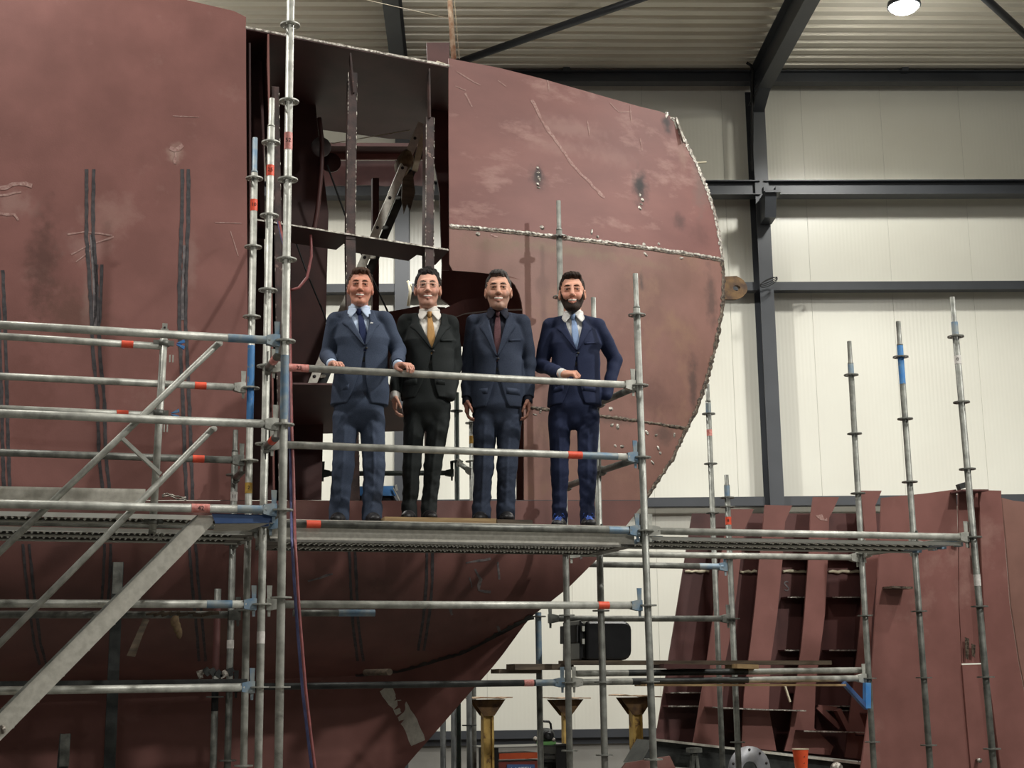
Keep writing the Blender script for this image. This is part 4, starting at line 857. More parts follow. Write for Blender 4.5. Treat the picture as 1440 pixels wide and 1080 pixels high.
# ---- hoses
HP = [(392,312),(396,330),(402,352),(407,420),(408,520),(409,600),(411,660),(413,760),(419,860),(428,970),(436,1040),(446,1120)]
def hose(lab, du, m, Yo, pts=HP, r=.0095):
    P = poly_at(pts, 40); Ys = np.interp(P[:,1], [300,600,720,760,1100],[1.5,.05,-.10,-.62,-.80]); mb = MB(); mb.tube([at(u+du*min(1,max(.3,(v-300)/400)),v,y+Yo) for (u,v),y in zip(P,Ys)], r, 8); return tag(mb.obj('gas_hose', m), lab, 'hose')
hose('dull red gas hose hanging beside the tallest standard down to the bottom edge', 1.8, hosered, 0); hose('blue gas hose running along the left side of the red one', -2.6, hoseblue, .02)
mb = MB(); P = poly_at([(437,330),(438,360),(432,390),(420,405),(409,408)],16); mb.tube([at(u,v,1.7) for u,v in P], .011, 8); tag(mb.obj('gas_hose', hosered), 'loop of red hose hanging inside the hull opening behind the tallest standard', 'hose')
# ---- ladder inside the hull
ld = thing('ladder', 'aluminium ladder leaning inside the hull opening, its top wrapped in a dirty rag', 'ladder', at(430,560,2.3))
def LP(u,v,off): return at(u,v,2.45+off)
def lr(t): return (590-157*t, 172+372*t)
for k,(du,off,m_) in enumerate(((0,0,alu),(14,.32,galv_black))):
    a = LP(590+du+3,174,off); b = LP(433+du+3,546,off); mb = MB(); mb.bar(a,b,.068,.03,(0,1,0)); mb.obj('rail', m_, ld)
for t in np.linspace(.06,.96,9):
    u,v = lr(t); mb = MB(); mb.tube([LP(u+3,v,.0), LP(u+17,v,.32)], .016, 8); mb.obj('rung', galv_black if t<.4 else alu, ld)
    mb = MB(); mb.lathe([(0,-.003),(.014,-.003),(.014,.002)],10,'y',LP(u+3,v,-.018)); mb.obj('rung_hole', ink, ld)
mb = MB(); rng = random.Random(3); mb.ball(LP(568,230,.1),(.065,.22,.09),10,8); me_ = mb.mesh('rag_wrap', rag)
for v_ in me_.vertices: v_.co += Vector([rng.uniform(-.012,.012) for _ in range(3)])
link('rag_wrap', me_, ld)
mb = MB(); mb.prism([LP(u,v,.05) for u,v in ((580,240),(584,270),(577,296),(573,286),(568,300),(565,280),(566,250))],(0,.02,0)); mb.obj('hanging_rag', woodold, ld)
mb = MB(); mb.bar(LP(597,182,.05), LP(583,240,.05), .05,.02,(0,1,0)); mb.obj('white_tape', cream, ld)
# white rope tied to the girt
mb = MB(); mb.tube([at(u,v,5.2) for u,v in ((575,396),(577,410),(574,430))], .016, 6); mb.tube([at(u,v,5.2) for u,v in ((573,395),(579,405),(577,396))], .014, 6); mb.obj('rope', cream) ; tag(bpy.data.objects['rope'], 'white rope end hanging from a girt behind the second man', 'rope')
# ---- rusty pole and wires above the bow plate
mb = MB(); P0 = at(638,82,2.1); mb.tube([P0, at(632.5,0,2.1), at(629,-50,2.1)], .0225, 12); tag(mb.obj('rusty_pole', rustpole), 'rusty pale pole standing up at the left corner of the bow plate', 'pole')
mb = MB(); mb.tube([at(646,83,2.12), at(639,0,2.12), at(636,-50,2.12)], .003, 5); tag(mb.obj('wire', cream), 'thin wire running up beside the rusty pole', 'wire')
mb = MB(); mb.tube([at(480,-8,2.3), at(560,10,2.2), at(631,26,2.1)], .0025, 5); tag(mb.obj('wire', cream), 'thin slack wire from the top edge to the rusty pole', 'wire')
mb = MB(); mb.tube([at(466,202,2.6), at(576,183,2.6)], .004, 5); tag(mb.obj('wire', cream), 'thin white cord inside the hull opening from flange disc to ladder', 'cord')
mb = MB(); a = at(618,90,1.75); mb.bar(at(613,89,1.72), at(625,93,1.72), .04, .03); tag(mb.obj('wood_block', cream), 'small pale wood block on the deck edge left of the bow plate', 'block')
# ---- blue toolbox behind the sill
tbx = thing('blue_tray', 'bright blue tray on a black case behind the sill between the first man\'s legs', 'tool tray', at(530,706,2.6))
mb = MB(); P = [at(u,v,2.4) for u,v in ((501,684),(556,683),(557,697),(500,697))]; mb.prism(P,(0,.3,0)); mb.obj('tray', blue, tbx)
mb = MB(); P = [at(u,v,2.42) for u,v in ((505,697),(553,697),(563,712),(505,712))]; mb.prism(P,(0,.28,0)); mb.obj('case', blackm, tbx)
mb = MB(); mb.bar(at(553,686,2.38), at(562,704,2.38), .01,.01); mb.bar(at(556,682,2.4),at(558,690,2.4),.02,.02); mb.obj('clip', galv, tbx)
# ---- props under the hull at lower left
for (u0,v0,u1,v1,lab,m_) in ((166,791,152,1120,'dark grey square prop under the hull behind the stair',galv_black),(92,1032,84,1120,'dark prop end at the bottom left below the stair',galv_black)):
    a = at(u0,v0,1.55 if u0>100 else 1.9); b = at(u1,v1,1.55 if u0>100 else 1.9); b = a+(b-a)*(a[2]/(a[2]-b[2])); t = thing('steel_prop', lab, 'prop', b); mb = MB(); mb.bar(b,a,.075,.075,(0,1,0)); mb.obj('post', m_, t); mb = MB(); mb.box(b+np.array((0,0,.008)),(.2,.2,.016)); mb.obj('foot', m_, t)
    mb = MB(); mb.bar(a-np.array((0,0,.22)), a, .066, .08, (0,1,0)); mb.obj('head', galv_dark, t)
# ---- scraps hanging at the left
mb = MB(); P = [at(u,v,.3) for u,v in ((202,868),(210,872),(200,895),(190,924),(178,922),(190,896))]; mb.prism(P,(0,.004,0)); tag(mb.obj('cloth_strip', woodold), 'torn grey strip hanging from the half-metre ledger behind the stair', 'strip')
rng = random.Random(9); mb = MB()
for k in range(3): mb.ball(at(249+k*3-3,880+k*8-6,.3),(.028-.004*k,.012,.04),8,6)
mb.tube([at(250,866,.3),at(249,876,.3)],.006,6); tag(mb.obj('hanging_rag', rag), 'small dirty beige rag dangling below the half-metre ledger at left', 'rag')
mb = MB()
for k in range(9): mb.tube([at(205+11*k,864+rng.uniform(-2,2),.6), at(220+11*k,863+rng.uniform(-3,3),.6)], .012*rng.uniform(.7,1.4), 6)
tag(mb.obj('dirty_batten', woodold), 'ragged dirty batten lying along the rear half-metre tube at left', 'batten')
t = thing('clamp_pile', 'small pile of bright steel clamps on the low ledger beside the left standards', 'clamps', at(300,955,.3))
for k in range(6):
    c = at(281+8.5*k, 948+rng.uniform(-3,2), .3); mb = MB(); R_ = np.array(Matrix.Rotation(rng.uniform(0,3),3,'Y')); mb.box(c,(.05,.05,.025),R_); mb.box(c+np.array((0,-.02,.01)),(.03,.02,.04),R_); mb.obj('clamp', bare if k in (0,4) else galv_black, t)
mb = MB(); mb.bar(at(-40,962,.55), at(345,958,.55), .2, .03); tag(mb.obj('low_board', galv_black), 'dark board resting on the low ledger at the left', 'board')
mb = MB(); P = poly_at([(228,697),(236,694),(246,698),(262,700)],10); mb.tube([at(u,v+rng.uniform(-1,1),.1) for u,v in P],.006,6); mb.tube([at(u,v+3+rng.uniform(-1,1),.12) for u,v in P],.005,6); tag(mb.obj('binding_wire', bare), 'tangle of bright binding wire on the left platform behind the gate post', 'wire')
# ---- foreground scraps along the bottom edge at right
mb = MB(); P = [at(u,v,.5) for u,v in ((858,1190),(868,1090),(880,1073),(942,1063),(950,1080),(960,1190))]; mb.prism(P,(0,.02,0)); tag(mb.obj('plate_offcut', primer), 'red-brown steel offcut poking up at the bottom edge by the railing standard', 'steel offcut')
mb = MB(); c = at(1054,1082,2.7); n = 28; R0 = 32/F_PX*np.dot(c-CAM,c_f); mb.lathe([(R0*.35,-.01),(R0,-.01),(R0,.012),(R0*.35,.012)],32,'y',c); fl = thing('grey_flange', 'round grey steel flange with bolt holes at the bottom edge', 'flange', c); mb.obj('disc', discgrey, fl)
for k in range(10):
    a = 2*PI*k/10+.3; mb = MB(); mb.lathe([(0,-.013),(.012,-.013),(.012,-.009)],8,'y',c+np.array((math.cos(a)*R0*.85,0,math.sin(a)*R0*.85))); mb.obj('bolt_hole', ink, fl)
cu = thing('orange_cup', 'ribbed orange plastic cup with a white rim at the bottom edge', 'cup', at(1127,1086,1.0)); c0 = at(1127,1086,1.0); c1 = at(1127.5,1054,1.0); k = np.dot(c1-CAM,c_f)/F_PX
pr = []; n = 13
for i in range(n):
    t_ = i/(n-1); pr.append(((8.0+3.2*t_)*k*(1+.02*(i%2)), (c1[2]-c0[2])*t_))
mb = MB(); mb.lathe([(0,.002)]+pr,20,c=c0); mb.obj('body', cupm, cu)
mb = MB(); mb.lathe([(11.2*k,(c1[2]-c0[2])),(11.9*k,(c1[2]-c0[2])+.001),(11.9*k,(c1[2]-c0[2])+.006),(10.8*k,(c1[2]-c0[2])+.006),(10.6*k,(c1[2]-c0[2])-.02)],20,c=c0); mb.obj('rim', cream, cu)
for v_ in (1063.5,1072.5):
    d = at(1127,v_,1.0); 
    for q in range(4): mb = MB(); rr = np.interp(v_,[1054,1086],[11.1,8])*k; an = -PI/2-.3+(q-1.5)*.16; mb.box(d+np.array((math.cos(an)*rr, math.sin(an)*rr-.0005, 0)),(.006,.001,.010)); mb.obj('print_mark', ink, cu)
# table top under the cup
mb = MB(); mb.box(at(1115,1092,1.1)+np.array((0,.1,0)),(.5,.5,.02)); 
t0 = at(1115,1092,1.1)+np.array((0,.1,-.01))
for sx in (-.2,.2):
    for sy in (-.2,.2): mb.box((t0[0]+sx,t0[1]+sy,t0[2]/2),(.04,.04,t0[2]))
tag(mb.obj('work_stand', cream), 'pale work stand at the bottom edge carrying the orange cup', 'work stand')
mb = MB(); c = at(1176,1080,2.0); mb.lathe([(0,-.03),(.045,-.03),(.05,0),(.03,.02),(.03,.05),(0,.05)],14,'y',c); tag(mb.obj('pipe_coupling', bare), 'shiny metal coupling at the bottom edge right of the orange cup', 'coupling')
mb = MB(); c = at(975,1058,3.1); mb.box(at(976,1055,3.1),(.11,.1,.04)); mb.bar(at(974,1060,3.1),at(972,1110,3.1),.03,.04,(0,1,0)); mb.bar(at(978,1060,3.1),at(984,1110,3.1),.03,.04,(0,1,0)); tag(mb.obj('small_stand', galv_dark), 'small grey two-legged stand below the left end of the panel', 'stand')
# ================================================================== people: smooth solids meshed with surface nets
class Field:
    """list of solid pieces, joined smoothly; can be sampled on a grid or at single points"""
    def __init__(s): s.items = []
    def add(s, fn, lo, hi, k=.02, op='u'): s.items.append((fn, np.array(lo,float), np.array(hi,float), k, op)); return s
    def cone(s, a, b, ra, rb, k=.02, op='u', sc=(1,1,1), disp=None):
        a = np.array(a,float); b = np.array(b,float); sc = np.array(sc,float); ba = (b-a)/sc; L2 = max(ba@ba,1e-9); R = max(ra,rb)*max(sc)
        def fn(x,y,z):
            px,py,pz = (x-a[0])/sc[0], (y-a[1])/sc[1], (z-a[2])/sc[2]
            t = np.clip((px*ba[0]+py*ba[1]+pz*ba[2])/L2, 0, 1)
            d = (np.sqrt((px-t*ba[0])**2+(py-t*ba[1])**2+(pz-t*ba[2])**2) - (ra+(rb-ra)*t))*min(sc)
            return d if disp is None else d+disp(x,y,z)
        return s.add(fn, np.minimum(a,b)-R, np.maximum(a,b)+R, k, op)
    def ell(s, c, r, k=.02, op='u'):
        c = np.array(c,float); r = np.array(r,float)
        def fn(x,y,z):
            q = np.sqrt(((x-c[0])/r[0])**2+((y-c[1])/r[1])**2+((z-c[2])/r[2])**2); g = np.sqrt(((x-c[0])/r[0]**2)**2+((y-c[1])/r[1]**2)**2+((z-c[2])/r[2]**2)**2)
            return q*(q-1)/(g+1e-6)
        return s.add(fn, c-r, c+r, k, op)
    @staticmethod
    def comb(d, e, k, op):
        if op == 'u':
            h = np.clip(.5+.5*(d-e)/k, 0, 1); return d+(e-d)*h-k*h*(1-h)
        if op == 's':
            h = np.clip(.5-.5*(d+e)/k, 0, 1); return d+(-e-d)*h+k*h*(1-h)
        return np.maximum(d, e)
    def at(s, x, y, z):
        d = np.full(np.broadcast(x,y,z).shape, .3)
        for fn,lo,hi,k,op in s.items: d = s.comb(d, fn(x,y,z), k, op)
        return d
    def grid(s, xs, ys, zs):
        d = np.full((len(xs),len(ys),len(zs)), .3, np.float32)
        for fn,lo,hi,k,op in s.items:
            m = k+.03; i0,i1 = np.searchsorted(xs,[lo[0]-m,hi[0]+m]); j0,j1 = np.searchsorted(ys,[lo[1]-m,hi[1]+m]); k0,k1 = np.searchsorted(zs,[lo[2]-m,hi[2]+m])
            if i1<=i0 or j1<=j0 or k1<=k0: continue
            v = d[i0:i1,j0:j1,k0:k1]
            e = fn(xs[i0:i1,None,None], ys[None,j0:j1,None], zs[None,None,k0:k1]).astype(np.float32)
            d[i0:i1,j0:j1,k0:k1] = s.comb(v, e, k, op)
        return d
def axis(lo, hi, step, fine=()):
    """grid line positions, denser inside the fine intervals (a, b, step)"""
    out = [lo]
    while out[-1] < hi:
        st = step
        for a,b,f in fine:
            if a <= out[-1] <= b: st = min(st,f)
        out.append(out[-1]+st)
    return np.array(out, np.float32)
def surfnet(d, xs, ys, zs):
    s = d < 0; nx,ny,nz = d.shape
    c = [(i,j,k) for i in (0,1) for j in (0,1) for k in (0,1)]
    sub = lambda A,i,j,k: A[i:nx-1+i, j:ny-1+j, k:nz-1+k]
    cnt = np.zeros((nx-1,ny-1,nz-1), np.int8)
    for q in c: cnt += sub(s,*q)
    act = np.argwhere((cnt>0)&(cnt<8)); n = len(act)
    idx = np.full((nx-1,ny-1,nz-1), -1, np.int32); idx[act[:,0],act[:,1],act[:,2]] = np.arange(n)
    D = {q: d[act[:,0]+q[0],act[:,1]+q[1],act[:,2]+q[2]] for q in c}; acc = np.zeros((n,3)); num = np.zeros(n)
    X = [xs,ys,zs]
    for q in c:
        for ax in range(3):
            if q[ax]: continue
            r = list(q); r[ax] = 1; r = tuple(r); a,b = D[q],D[r]; m = (a<0)!=(b<0); t = np.where(m, a/(a-b+1e-12), 0)
            P = np.zeros((n,3))
            for k in range(3):
                lo_ = X[k][act[:,k]+q[k]]; P[:,k] = lo_ if k!=ax else lo_+t*(X[k][act[:,k]+1]-lo_)
            acc[m] += P[m]; num += m
    V = acc/np.maximum(num,1)[:,None]; F = []
    for ax in range(3):
        sl0 = [slice(None)]*3; sl1 = [slice(None)]*3; sl0[ax] = slice(0,-1); sl1[ax] = slice(1,None)
        e = np.argwhere(s[tuple(sl0)] != s[tuple(sl1)]); b,c_ = (ax+1)%3,(ax+2)%3
        e = e[(e[:,b]>0)&(e[:,c_]>0)&(e[:,b]<d.shape[b]-1)&(e[:,c_]<d.shape[c_]-1)]
        inside = s[e[:,0],e[:,1],e[:,2]]
        def cell(db,dc): g = e.copy(); g[:,b]+=db; g[:,c_]+=dc; return idx[g[:,0],g[:,1],g[:,2]]
        Q = np.stack([cell(-1,-1),cell(0,-1),cell(0,0),cell(-1,0)],1); Q[~inside] = Q[~inside][:,::-1]; F.append(Q)
    return V, np.concatenate(F)
def net_mesh(name, V, F, m, col=None):
    me = bpy.data.meshes.new(name); me.vertices.add(len(V)); me.vertices.foreach_set('co', V.astype(np.float32).ravel())
    me.loops.add(F.size); me.loops.foreach_set('vertex_index', F.astype(np.int32).ravel()); me.polygons.add(len(F)); me.polygons.foreach_set('loop_start', np.arange(0,F.size,4,dtype=np.int32)); me.polygons.foreach_set('use_smooth', np.ones(len(F),bool))
    me.update(calc_edges=True); me.validate()
    if col is not None:
        a = me.color_attributes.new('tint','FLOAT_COLOR','POINT'); a.data.foreach_set('color', np.c_[col, np.ones(len(col))].astype(np.float32).ravel())
    me.materials.append(m); return me
def skinmat(name):
    m = bpy.data.materials.new(name); m.use_nodes = True; nt = m.node_tree; b = nt.nodes['Principled BSDF']; b.inputs['Roughness'].default_value = .55; b.inputs['Specular IOR Level'].default_value = .35
    b.inputs['Subsurface Weight'].default_value = .08; b.inputs['Subsurface Radius'].default_value = (.01,.004,.002)
    at_ = nt.nodes.new('ShaderNodeAttribute'); at_.attribute_name = 'tint'; nt.links.new(at_.outputs[0], b.inputs['Base Color']); return m
SKIN = skinmat('skin')
def cloth(name, c1, c2, sheen=.0, fine=900): 
    return mat(name, c1, c2, 220, .8, 0, .12, fine, detail=2, spec=.25)
toothm = mat('teeth', (236,228,216)); eyewhite = mat('eye_white', (200,192,184), rough=.25); irism = mat('eye_iris', (58,44,36), rough=.15); lipdark = mat('mouth_inside', (70,26,24))
glassrim = mat('clear_glasses_rim', (206,196,180), rough=.2)
shoem = mat('black_shoe_leather', (24,22,24), (32,30,32), 20, .5); solem = mat('shoe_sole', (40,36,34)); lacem = mat('blue_shoe_lace', (74,112,206))
metalbtn = mat('pin_metal', (206,206,206), rough=.25, metal=.8); buckle = mat('belt_leather', (22,20,20))
def wr(amp, f, ph):
    """soft cloth folds"""
    def fn(x,y,z): return amp*(np.sin(f*z+1.7*np.sin(f*.45*x+ph)+ph)*np.sin(f*.5*(x+y)+2*ph)+.5*np.sin(f*1.9*z+f*.9*x+ph*3))
    return fn

_RT = np.random.RandomState(11).rand(32,32,32)*2-1
def vnoise(x,y,z,f,seed=0):
    """smooth random relief for cloth"""
    x,y,z = [np.asarray(q)*f_+seed*7.3+40 for q,f_ in zip((x,y,z), f if hasattr(f,'__len__') else (f,f,f))]
    fx,fy,fz = np.floor(x),np.floor(y),np.floor(z); ux,uy,uz = [t*t*(3-2*t) for t in (x-fx,y-fy,z-fz)]; i,j,k = [q.astype(int) for q in (fx,fy,fz)]
    T = lambda a,b,c: _RT[(i+a)%32,(j+b)%32,(k+c)%32]
    c00 = T(0,0,0)*(1-ux)+T(1,0,0)*ux; c10 = T(0,1,0)*(1-ux)+T(1,1,0)*ux; c01 = T(0,0,1)*(1-ux)+T(1,0,1)*ux; c11 = T(0,1,1)*(1-ux)+T(1,1,1)*ux
    return (c00*(1-uy)+c10*uy)*(1-uz)+(c01*(1-uy)+c11*uy)*uz
def wn3(amp, f, ph): return lambda x,y,z: amp*(vnoise(x,y,z+.3*x,(f*.4,f*.4,f),ph)+.5*vnoise(x,y,z-.5*x,(f*.9,f*.9,f*2.1),ph+3))
def hand_chain(B, w, d, s, n, k, pose, col):
    """palm + five unequal fingers. w wrist, d towards the fingertips, s towards the thumb side, n out of the back of the hand"""
    w,d,s,n = [np.array(q,float) for q in (w,d,s,n)]
    U = lambda a,b,c: w + d*a*k + s*b*k + n*c*k
    B.cone(U(-.02,0,0), U(.03,0,0), .025*k, .027*k, .012)
    for b in (-.028,-.010,.010,.028): B.cone(U(.02,b*.7,0), U(.085,b,.002), .015*k, .0125*k, .012)
    col.append((U(.05,0,0), .14))
    L = {-.030:(.030,.021,.017),-.010:(.038,.026,.019),.011:(.042,.028,.020),.031:(.037,.025,.019)}
    for b,ls in L.items():
        p = U(.088,b,.003); ang = 0
        for i,l in enumerate(ls):
            ang += pose[i]*(1+ (.12 if b<0 else 0)); q = p + (d*math.cos(ang) - n*math.sin(ang))*l*k; r = (.0092,.0084,.0074)[i]*k
            B.cone(p, q, r, r*.93, .004); p = q
    # thumb leaves the side of the palm near its base
    a0 = U(.018,.026,-.006); a1 = a0 + (d*.72+s*.55-n*.42)*.040*k; a2 = a1 + (d*.9+s*pose[3]-n*.42)*.030*k; a3 = a2 + (d*.92+s*(pose[3]-.35)-n*.35)*.024*k
    B.cone(a0,a1,.0145*k,.0115*k,.01); B.cone(a1,a2,.0108*k,.0098*k,.004); B.cone(a2,a3,.0098*k,.0078*k,.003)

def person(P):
    Yp = P['Y']; o = at(P['u'], P['feet'], Yp); o[2] = Z0 + P['fz']; ax_ = math.atan2(o[0]-CAM[0], o[1]-CAM[1])
    ex = np.array((math.cos(ax_),-math.sin(ax_),0)); ey = np.array((math.sin(ax_),math.cos(ax_),0))
    def L(u, v, y=0.):
        d = ray(u,v); t = (y-(CAM-o)@ey)/(d@ey); q = CAM+d*t-o; return np.array((q@ex, q@ey, q[2]))
    def Lw(p): q = np.array(p)-o; return np.array((q@ex,q@ey,q[2]))
    top, chin = L(P['hu'],P['top'],-.02), L(P['hu'],P['chin'],-.09); hs = (top[2]-chin[2])/.243
    hc = np.array((top[0], -.025+P.get('hy',0), chin[2]+.117*hs))
    nb = L(*P['neck'],.01); sh = [L(u,v,.01) for u,v in P['sh']]; el = [L(u,v,y) for u,v,y in P['el']]; wr_ = [L(u,v,y) for u,v,y in P['wr']]
    hip = [L(u,v,.0) for u,v in P['hip']]; kn = [L(u,v,-.015) for u,v in P['kn']]; an = [L(u,v,.0) for u,v in P['an']]
    for q in an: q[2] = .085
    zb = L(*P['btn'],-.13)[2]; zh = L(P['u'],P['hem'],-.1)[2]; xb = L(*P['btn'],-.13)[0]; xn = nb[0]; zn = nb[2]; zs = (sh[0][2]+sh[1][2])/2; xh = (hip[0][0]+hip[1][0])/2; zhip = (hip[0][2]+hip[1][2])/2
    sw = abs(sh[1][0]-sh[0][0])/2; fat = P.get('fat',1.0)
    xc = lambda z: np.interp(z, [zh-.1, zb, zn], [xh, xb*.6+xn*.4, xn])
    rot = P.get('roll',0); cr_,sr_ = math.cos(rot), math.sin(rot); yw = P.get('yaw',0); cyw,syw = math.cos(yw), math.sin(yw)
    def H(x,y,z): # head coordinates to local
        x = x*.905; x,y = x*cyw-y*syw, x*syw+y*cyw; return hc + hs*np.array((x*cr_+z*sr_, y, -x*sr_+z*cr_))
    def Hinv(V): q = (V-hc)/hs; x,z = q[:,0]*cr_-q[:,2]*sr_, q[:,0]*sr_+q[:,2]*cr_; x,y = x*cyw+q[:,1]*syw, -x*syw+q[:,1]*cyw; return np.stack([x,y,z],1)
    def head_field(B, inner=0., feat=True):
        f = hs; jw = P.get('jaw',1.); e = inner
        R3 = lambda *r: [max(q*f+e,.002) for q in r]
        B.ell(H(0,.022,.030), R3(.0725,.096,.088), .02); B.ell(H(0,-.028,-.030), R3(.057*jw,.066,.086), .03)
        B.ell(H(0,-.038,-.080), R3(.039*jw,.046,.036), .022); B.cone(H(-.009,-.078,-.103), H(.009,-.078,-.103), .0165*f+e, .0165*f+e, .018)
        for s in (-1,1):
            B.cone(H(s*.050*jw,.012,-.042), H(s*.021*jw,-.058,-.100), .016*f+e, .0145*f+e, .022)
            B.ell(H(s*.043,-.063,-.030), R3(.024,.022,.022), .02)
        B.cone(H(-.036,-.079,.026), H(.036,-.079,.026), .013*f+e, .013*f+e, .015)
        if feat:
            for s in (-1,1): B.ell(H(s*.0325,-.103,.002), (.017*f,.016*f,.0115*f), .010, 's')
            for s in (-1,1): B.ell(H(s*.0325,-.077,.001), (.0155*f,.0142*f,.0135*f), .006)
            for s in (-1,1): B.cone(H(s*.018,-.0915,.0095), H(s*.046,-.0835,.0075), .0058*f, .005*f, .004); B.cone(H(s*.02,-.0885,-.0070), H(s*.045,-.0815,-.0060), .0042*f, .0035*f, .006)
            B.cone(H(0,-.088,.020), H(0,-.109,-.030), .0085*f, .0115*f, .010); B.ell(H(0,-.111,-.034), (.0108*f,.0118*f,.0098*f), .006)
            for s in (-1,1): B.ell(H(s*.0125,-.099,-.036), (.0072*f,.0100*f,.0075*f), .005)
            # smile: cheeks lifted, lips around an open groove
            for s in (-1,1): B.ell(H(s*.034,-.080,-.040), (.017*f,.012*f,.016*f), .014)
            for (dz,dy,r_) in ((-.0585,-.0985,.0062),(-.0775,-.0965,.0072)):
                for s in (-1,1): B.cone(H(0,dy,dz-.001), H(s*.026,dy+.018,dz+(.003 if dz>-.07 else .013)), r_*f, r_*.6*f, .006)
            for s in (-1,1): B.cone(H(0,-.104,-.0675), H(s*.027,-.086,-.0610), .0056*f, .0036*f, .003, 's')
            for s in (-1,1):
                B.ell(H(s*.078,.012,-.008), (.011*f,.021*f,.031*f), .008); B.ell(H(s*.084,.006,-.006), (.006*f,.012*f,.018*f), .005, 's')
    B = Field(); head_field(B)
    B.cone(H(0,.026,-.07), nb+np.array((0,.018,-.02)), .050*hs, .058, .022); B.cone(nb+np.array((0,.012,-.03)), np.array((xn,.025,zs-.1)), .052, .075, .03, sc=(1.1,.8,1))
    # trunk, arms and legs inside the clothes
    B.cone((xn,0.01,zs-.10), (xh,.0,zhip+.12), .085, .085, .03, sc=(1.25,.75,1))
    cols = []
    for i in (0,1):
        B.cone((xn+(sh[i][0]-xn)*.5,.012,zs-.04), sh[i]+np.array((0,0,-.01)), .034, .036, .03); B.cone(sh[i], el[i], .043, .036, .02); B.cone(el[i], wr_[i], .036, .025, .02)
        B.cone((xh,0,zhip+.12), hip[i], .06, .055, .03); B.cone(hip[i], kn[i], .055, .042, .02); B.cone(kn[i], an[i], .042, .034, .02); B.cone(an[i]+np.array((0,.01,-.03)), an[i]+np.array((0,-.09,-.052)), .028, .02, .02)
        hp_ = P['hands'][i]
        if hp_: 
            d_,s_,n_ = [np.array(q,float)/np.linalg.norm(q) for q in hp_['ax']]; n_ = n_-d_*(n_@d_); n_/=np.linalg.norm(n_); s_ = np.cross(n_,d_)*(1 if np.cross(n_,d_)@s_>0 else -1)
            hand_chain(B, wr_[i]+np.array(hp_.get('off',(0,0,0))), d_, s_, n_, hp_.get('k',1.0), hp_['pose'], cols)
    ff = [(zn+.02, top[2]+.02, .0028)] + [(c[2]-r, c[2]+r, .0036) for c,r in cols]
    fx = [(hc[0]-.1*hs, hc[0]+.1*hs, .0030)] + [(c[0]-r*.7, c[0]+r*.7, .0036) for c,r in cols]
    xs = axis(-.42,.42,.008,fx); ys = axis(-.46,.2,.006,[(-.16,-.02,.0032)]+[(c[1]-r*.8, c[1]+r*.8, .0042) for c,r in cols]); zs_ = axis(-.03, top[2]+.03, .011, ff)
    V,F = surfnet(B.grid(xs,ys,zs_), xs,ys,zs_)
    # skin tints: lips, stubble, brows of shadow, flushed cheeks
    q = Hinv(V); q[:,0] /= .905; sk = np.array(lin(P['skin'])); C = np.tile(sk,(len(V),1)); rng = np.random.RandomState(4); X,Yq,Z = q.T
    g = lambda cx,cz,rx,rz: np.exp(-(((np.abs(X)-cx)/rx)**2+((Z-cz)/rz)**2)); front = (Yq<-.03)&(Z>-.14)&(Z<.1)
    def blend(w_, c_): C[:] = C*(1-w_[:,None])+np.array(lin(c_))*w_[:,None]
    blend(.45*g(.045,-.03,.02,.02)*front, P.get('flush',(206,116,96))); blend(.15*g(0,-.034,.014,.012)*front, P.get('flush',(206,116,96)))
    lip = np.exp(-((X/.028)**4))*np.exp(-(((Z+.068-.10*np.minimum(np.abs(X),.03)**1.2*2)/.0135)**4))*(Yq<-.075); blend(.75*lip, P.get('lip',(176,94,86)))
    mouth = np.exp(-((X/.023)**4))*np.exp(-(((Z+.0675-.22*X*X*20*.01-np.abs(X)*.2)/.0045)**4))*(Yq<-.07)*(Yq>-.101); blend(.5*mouth, (120,56,50))
    blend(.42*g(.0325,.002,.019,.009)*front*(Yq<-.06), (104,60,48))
    if P.get('stubble'):
        c_,a_ = P['stubble']; st = ((Z<-.035+.35*np.maximum(0,.05-np.abs(X))*0)&(Yq<.03)&(Z>-.16)); wgt = st*np.clip((-.030-Z)/.025,0,1)*(1-.9*np.exp(-((X/.024)**4)-(((Z+.068)/.013)**4)))*(1-np.exp(-(((np.abs(X)-.038)/.018)**2)-((Z+.035)/.022)**2)); wgt = np.where(np.abs(X)>.05, np.clip((.0-Z)/.03,0,1)*(Yq<.02)*(Z>-.14), wgt)
        blend(np.clip(a_*wgt*(.8+.4*rng.rand(len(V))),0,1), c_)
    low = V[:,2] < zn-.02; C[low] = np.array(lin(P.get('handskin',P['skin'])))
    me = net_mesh('person', V, F, SKIN, C); body = bpy.data.objects.new('person', me); COL.objects.link(body); body.location = o; body.rotation_euler = (0,0,-ax_); tag(body, P['label'], 'person', 'four men in suits on the platform')
    def child(name, me, par=None): q_ = bpy.data.objects.new(name, me); COL.objects.link(q_); q_.parent = par or body; return q_
    def mbchild(name, mb, m, par=None): return child(name, mb.mesh(name, m), par)
    # ---- eyes, brows, teeth
    for s in (-1,1):
        mb = MB(); mb.ball(H(s*.0325,-.0795,.0008),(.0126*hs,.0130*hs,.0070*hs),12,9); e_ = mbchild('eye', mb, eyewhite)
        mb = MB(); c = H(s*.0325,-.0908,.0010); mb.ball(c,(.0064*hs,.0024*hs,.0054*hs),10,6); mbchild('iris', mb, irism, e_)
        mb = MB(); mb.tube([H(s*.013,-.0945,.0195),H(s*.026,-.0955,.0228),H(s*.04,-.0885,.0232),H(s*.051,-.0785,.0190)],[.0020*hs,.0034*hs,.0031*hs,.0014*hs],8); mbchild('eyebrow', mb, P['hairm'])
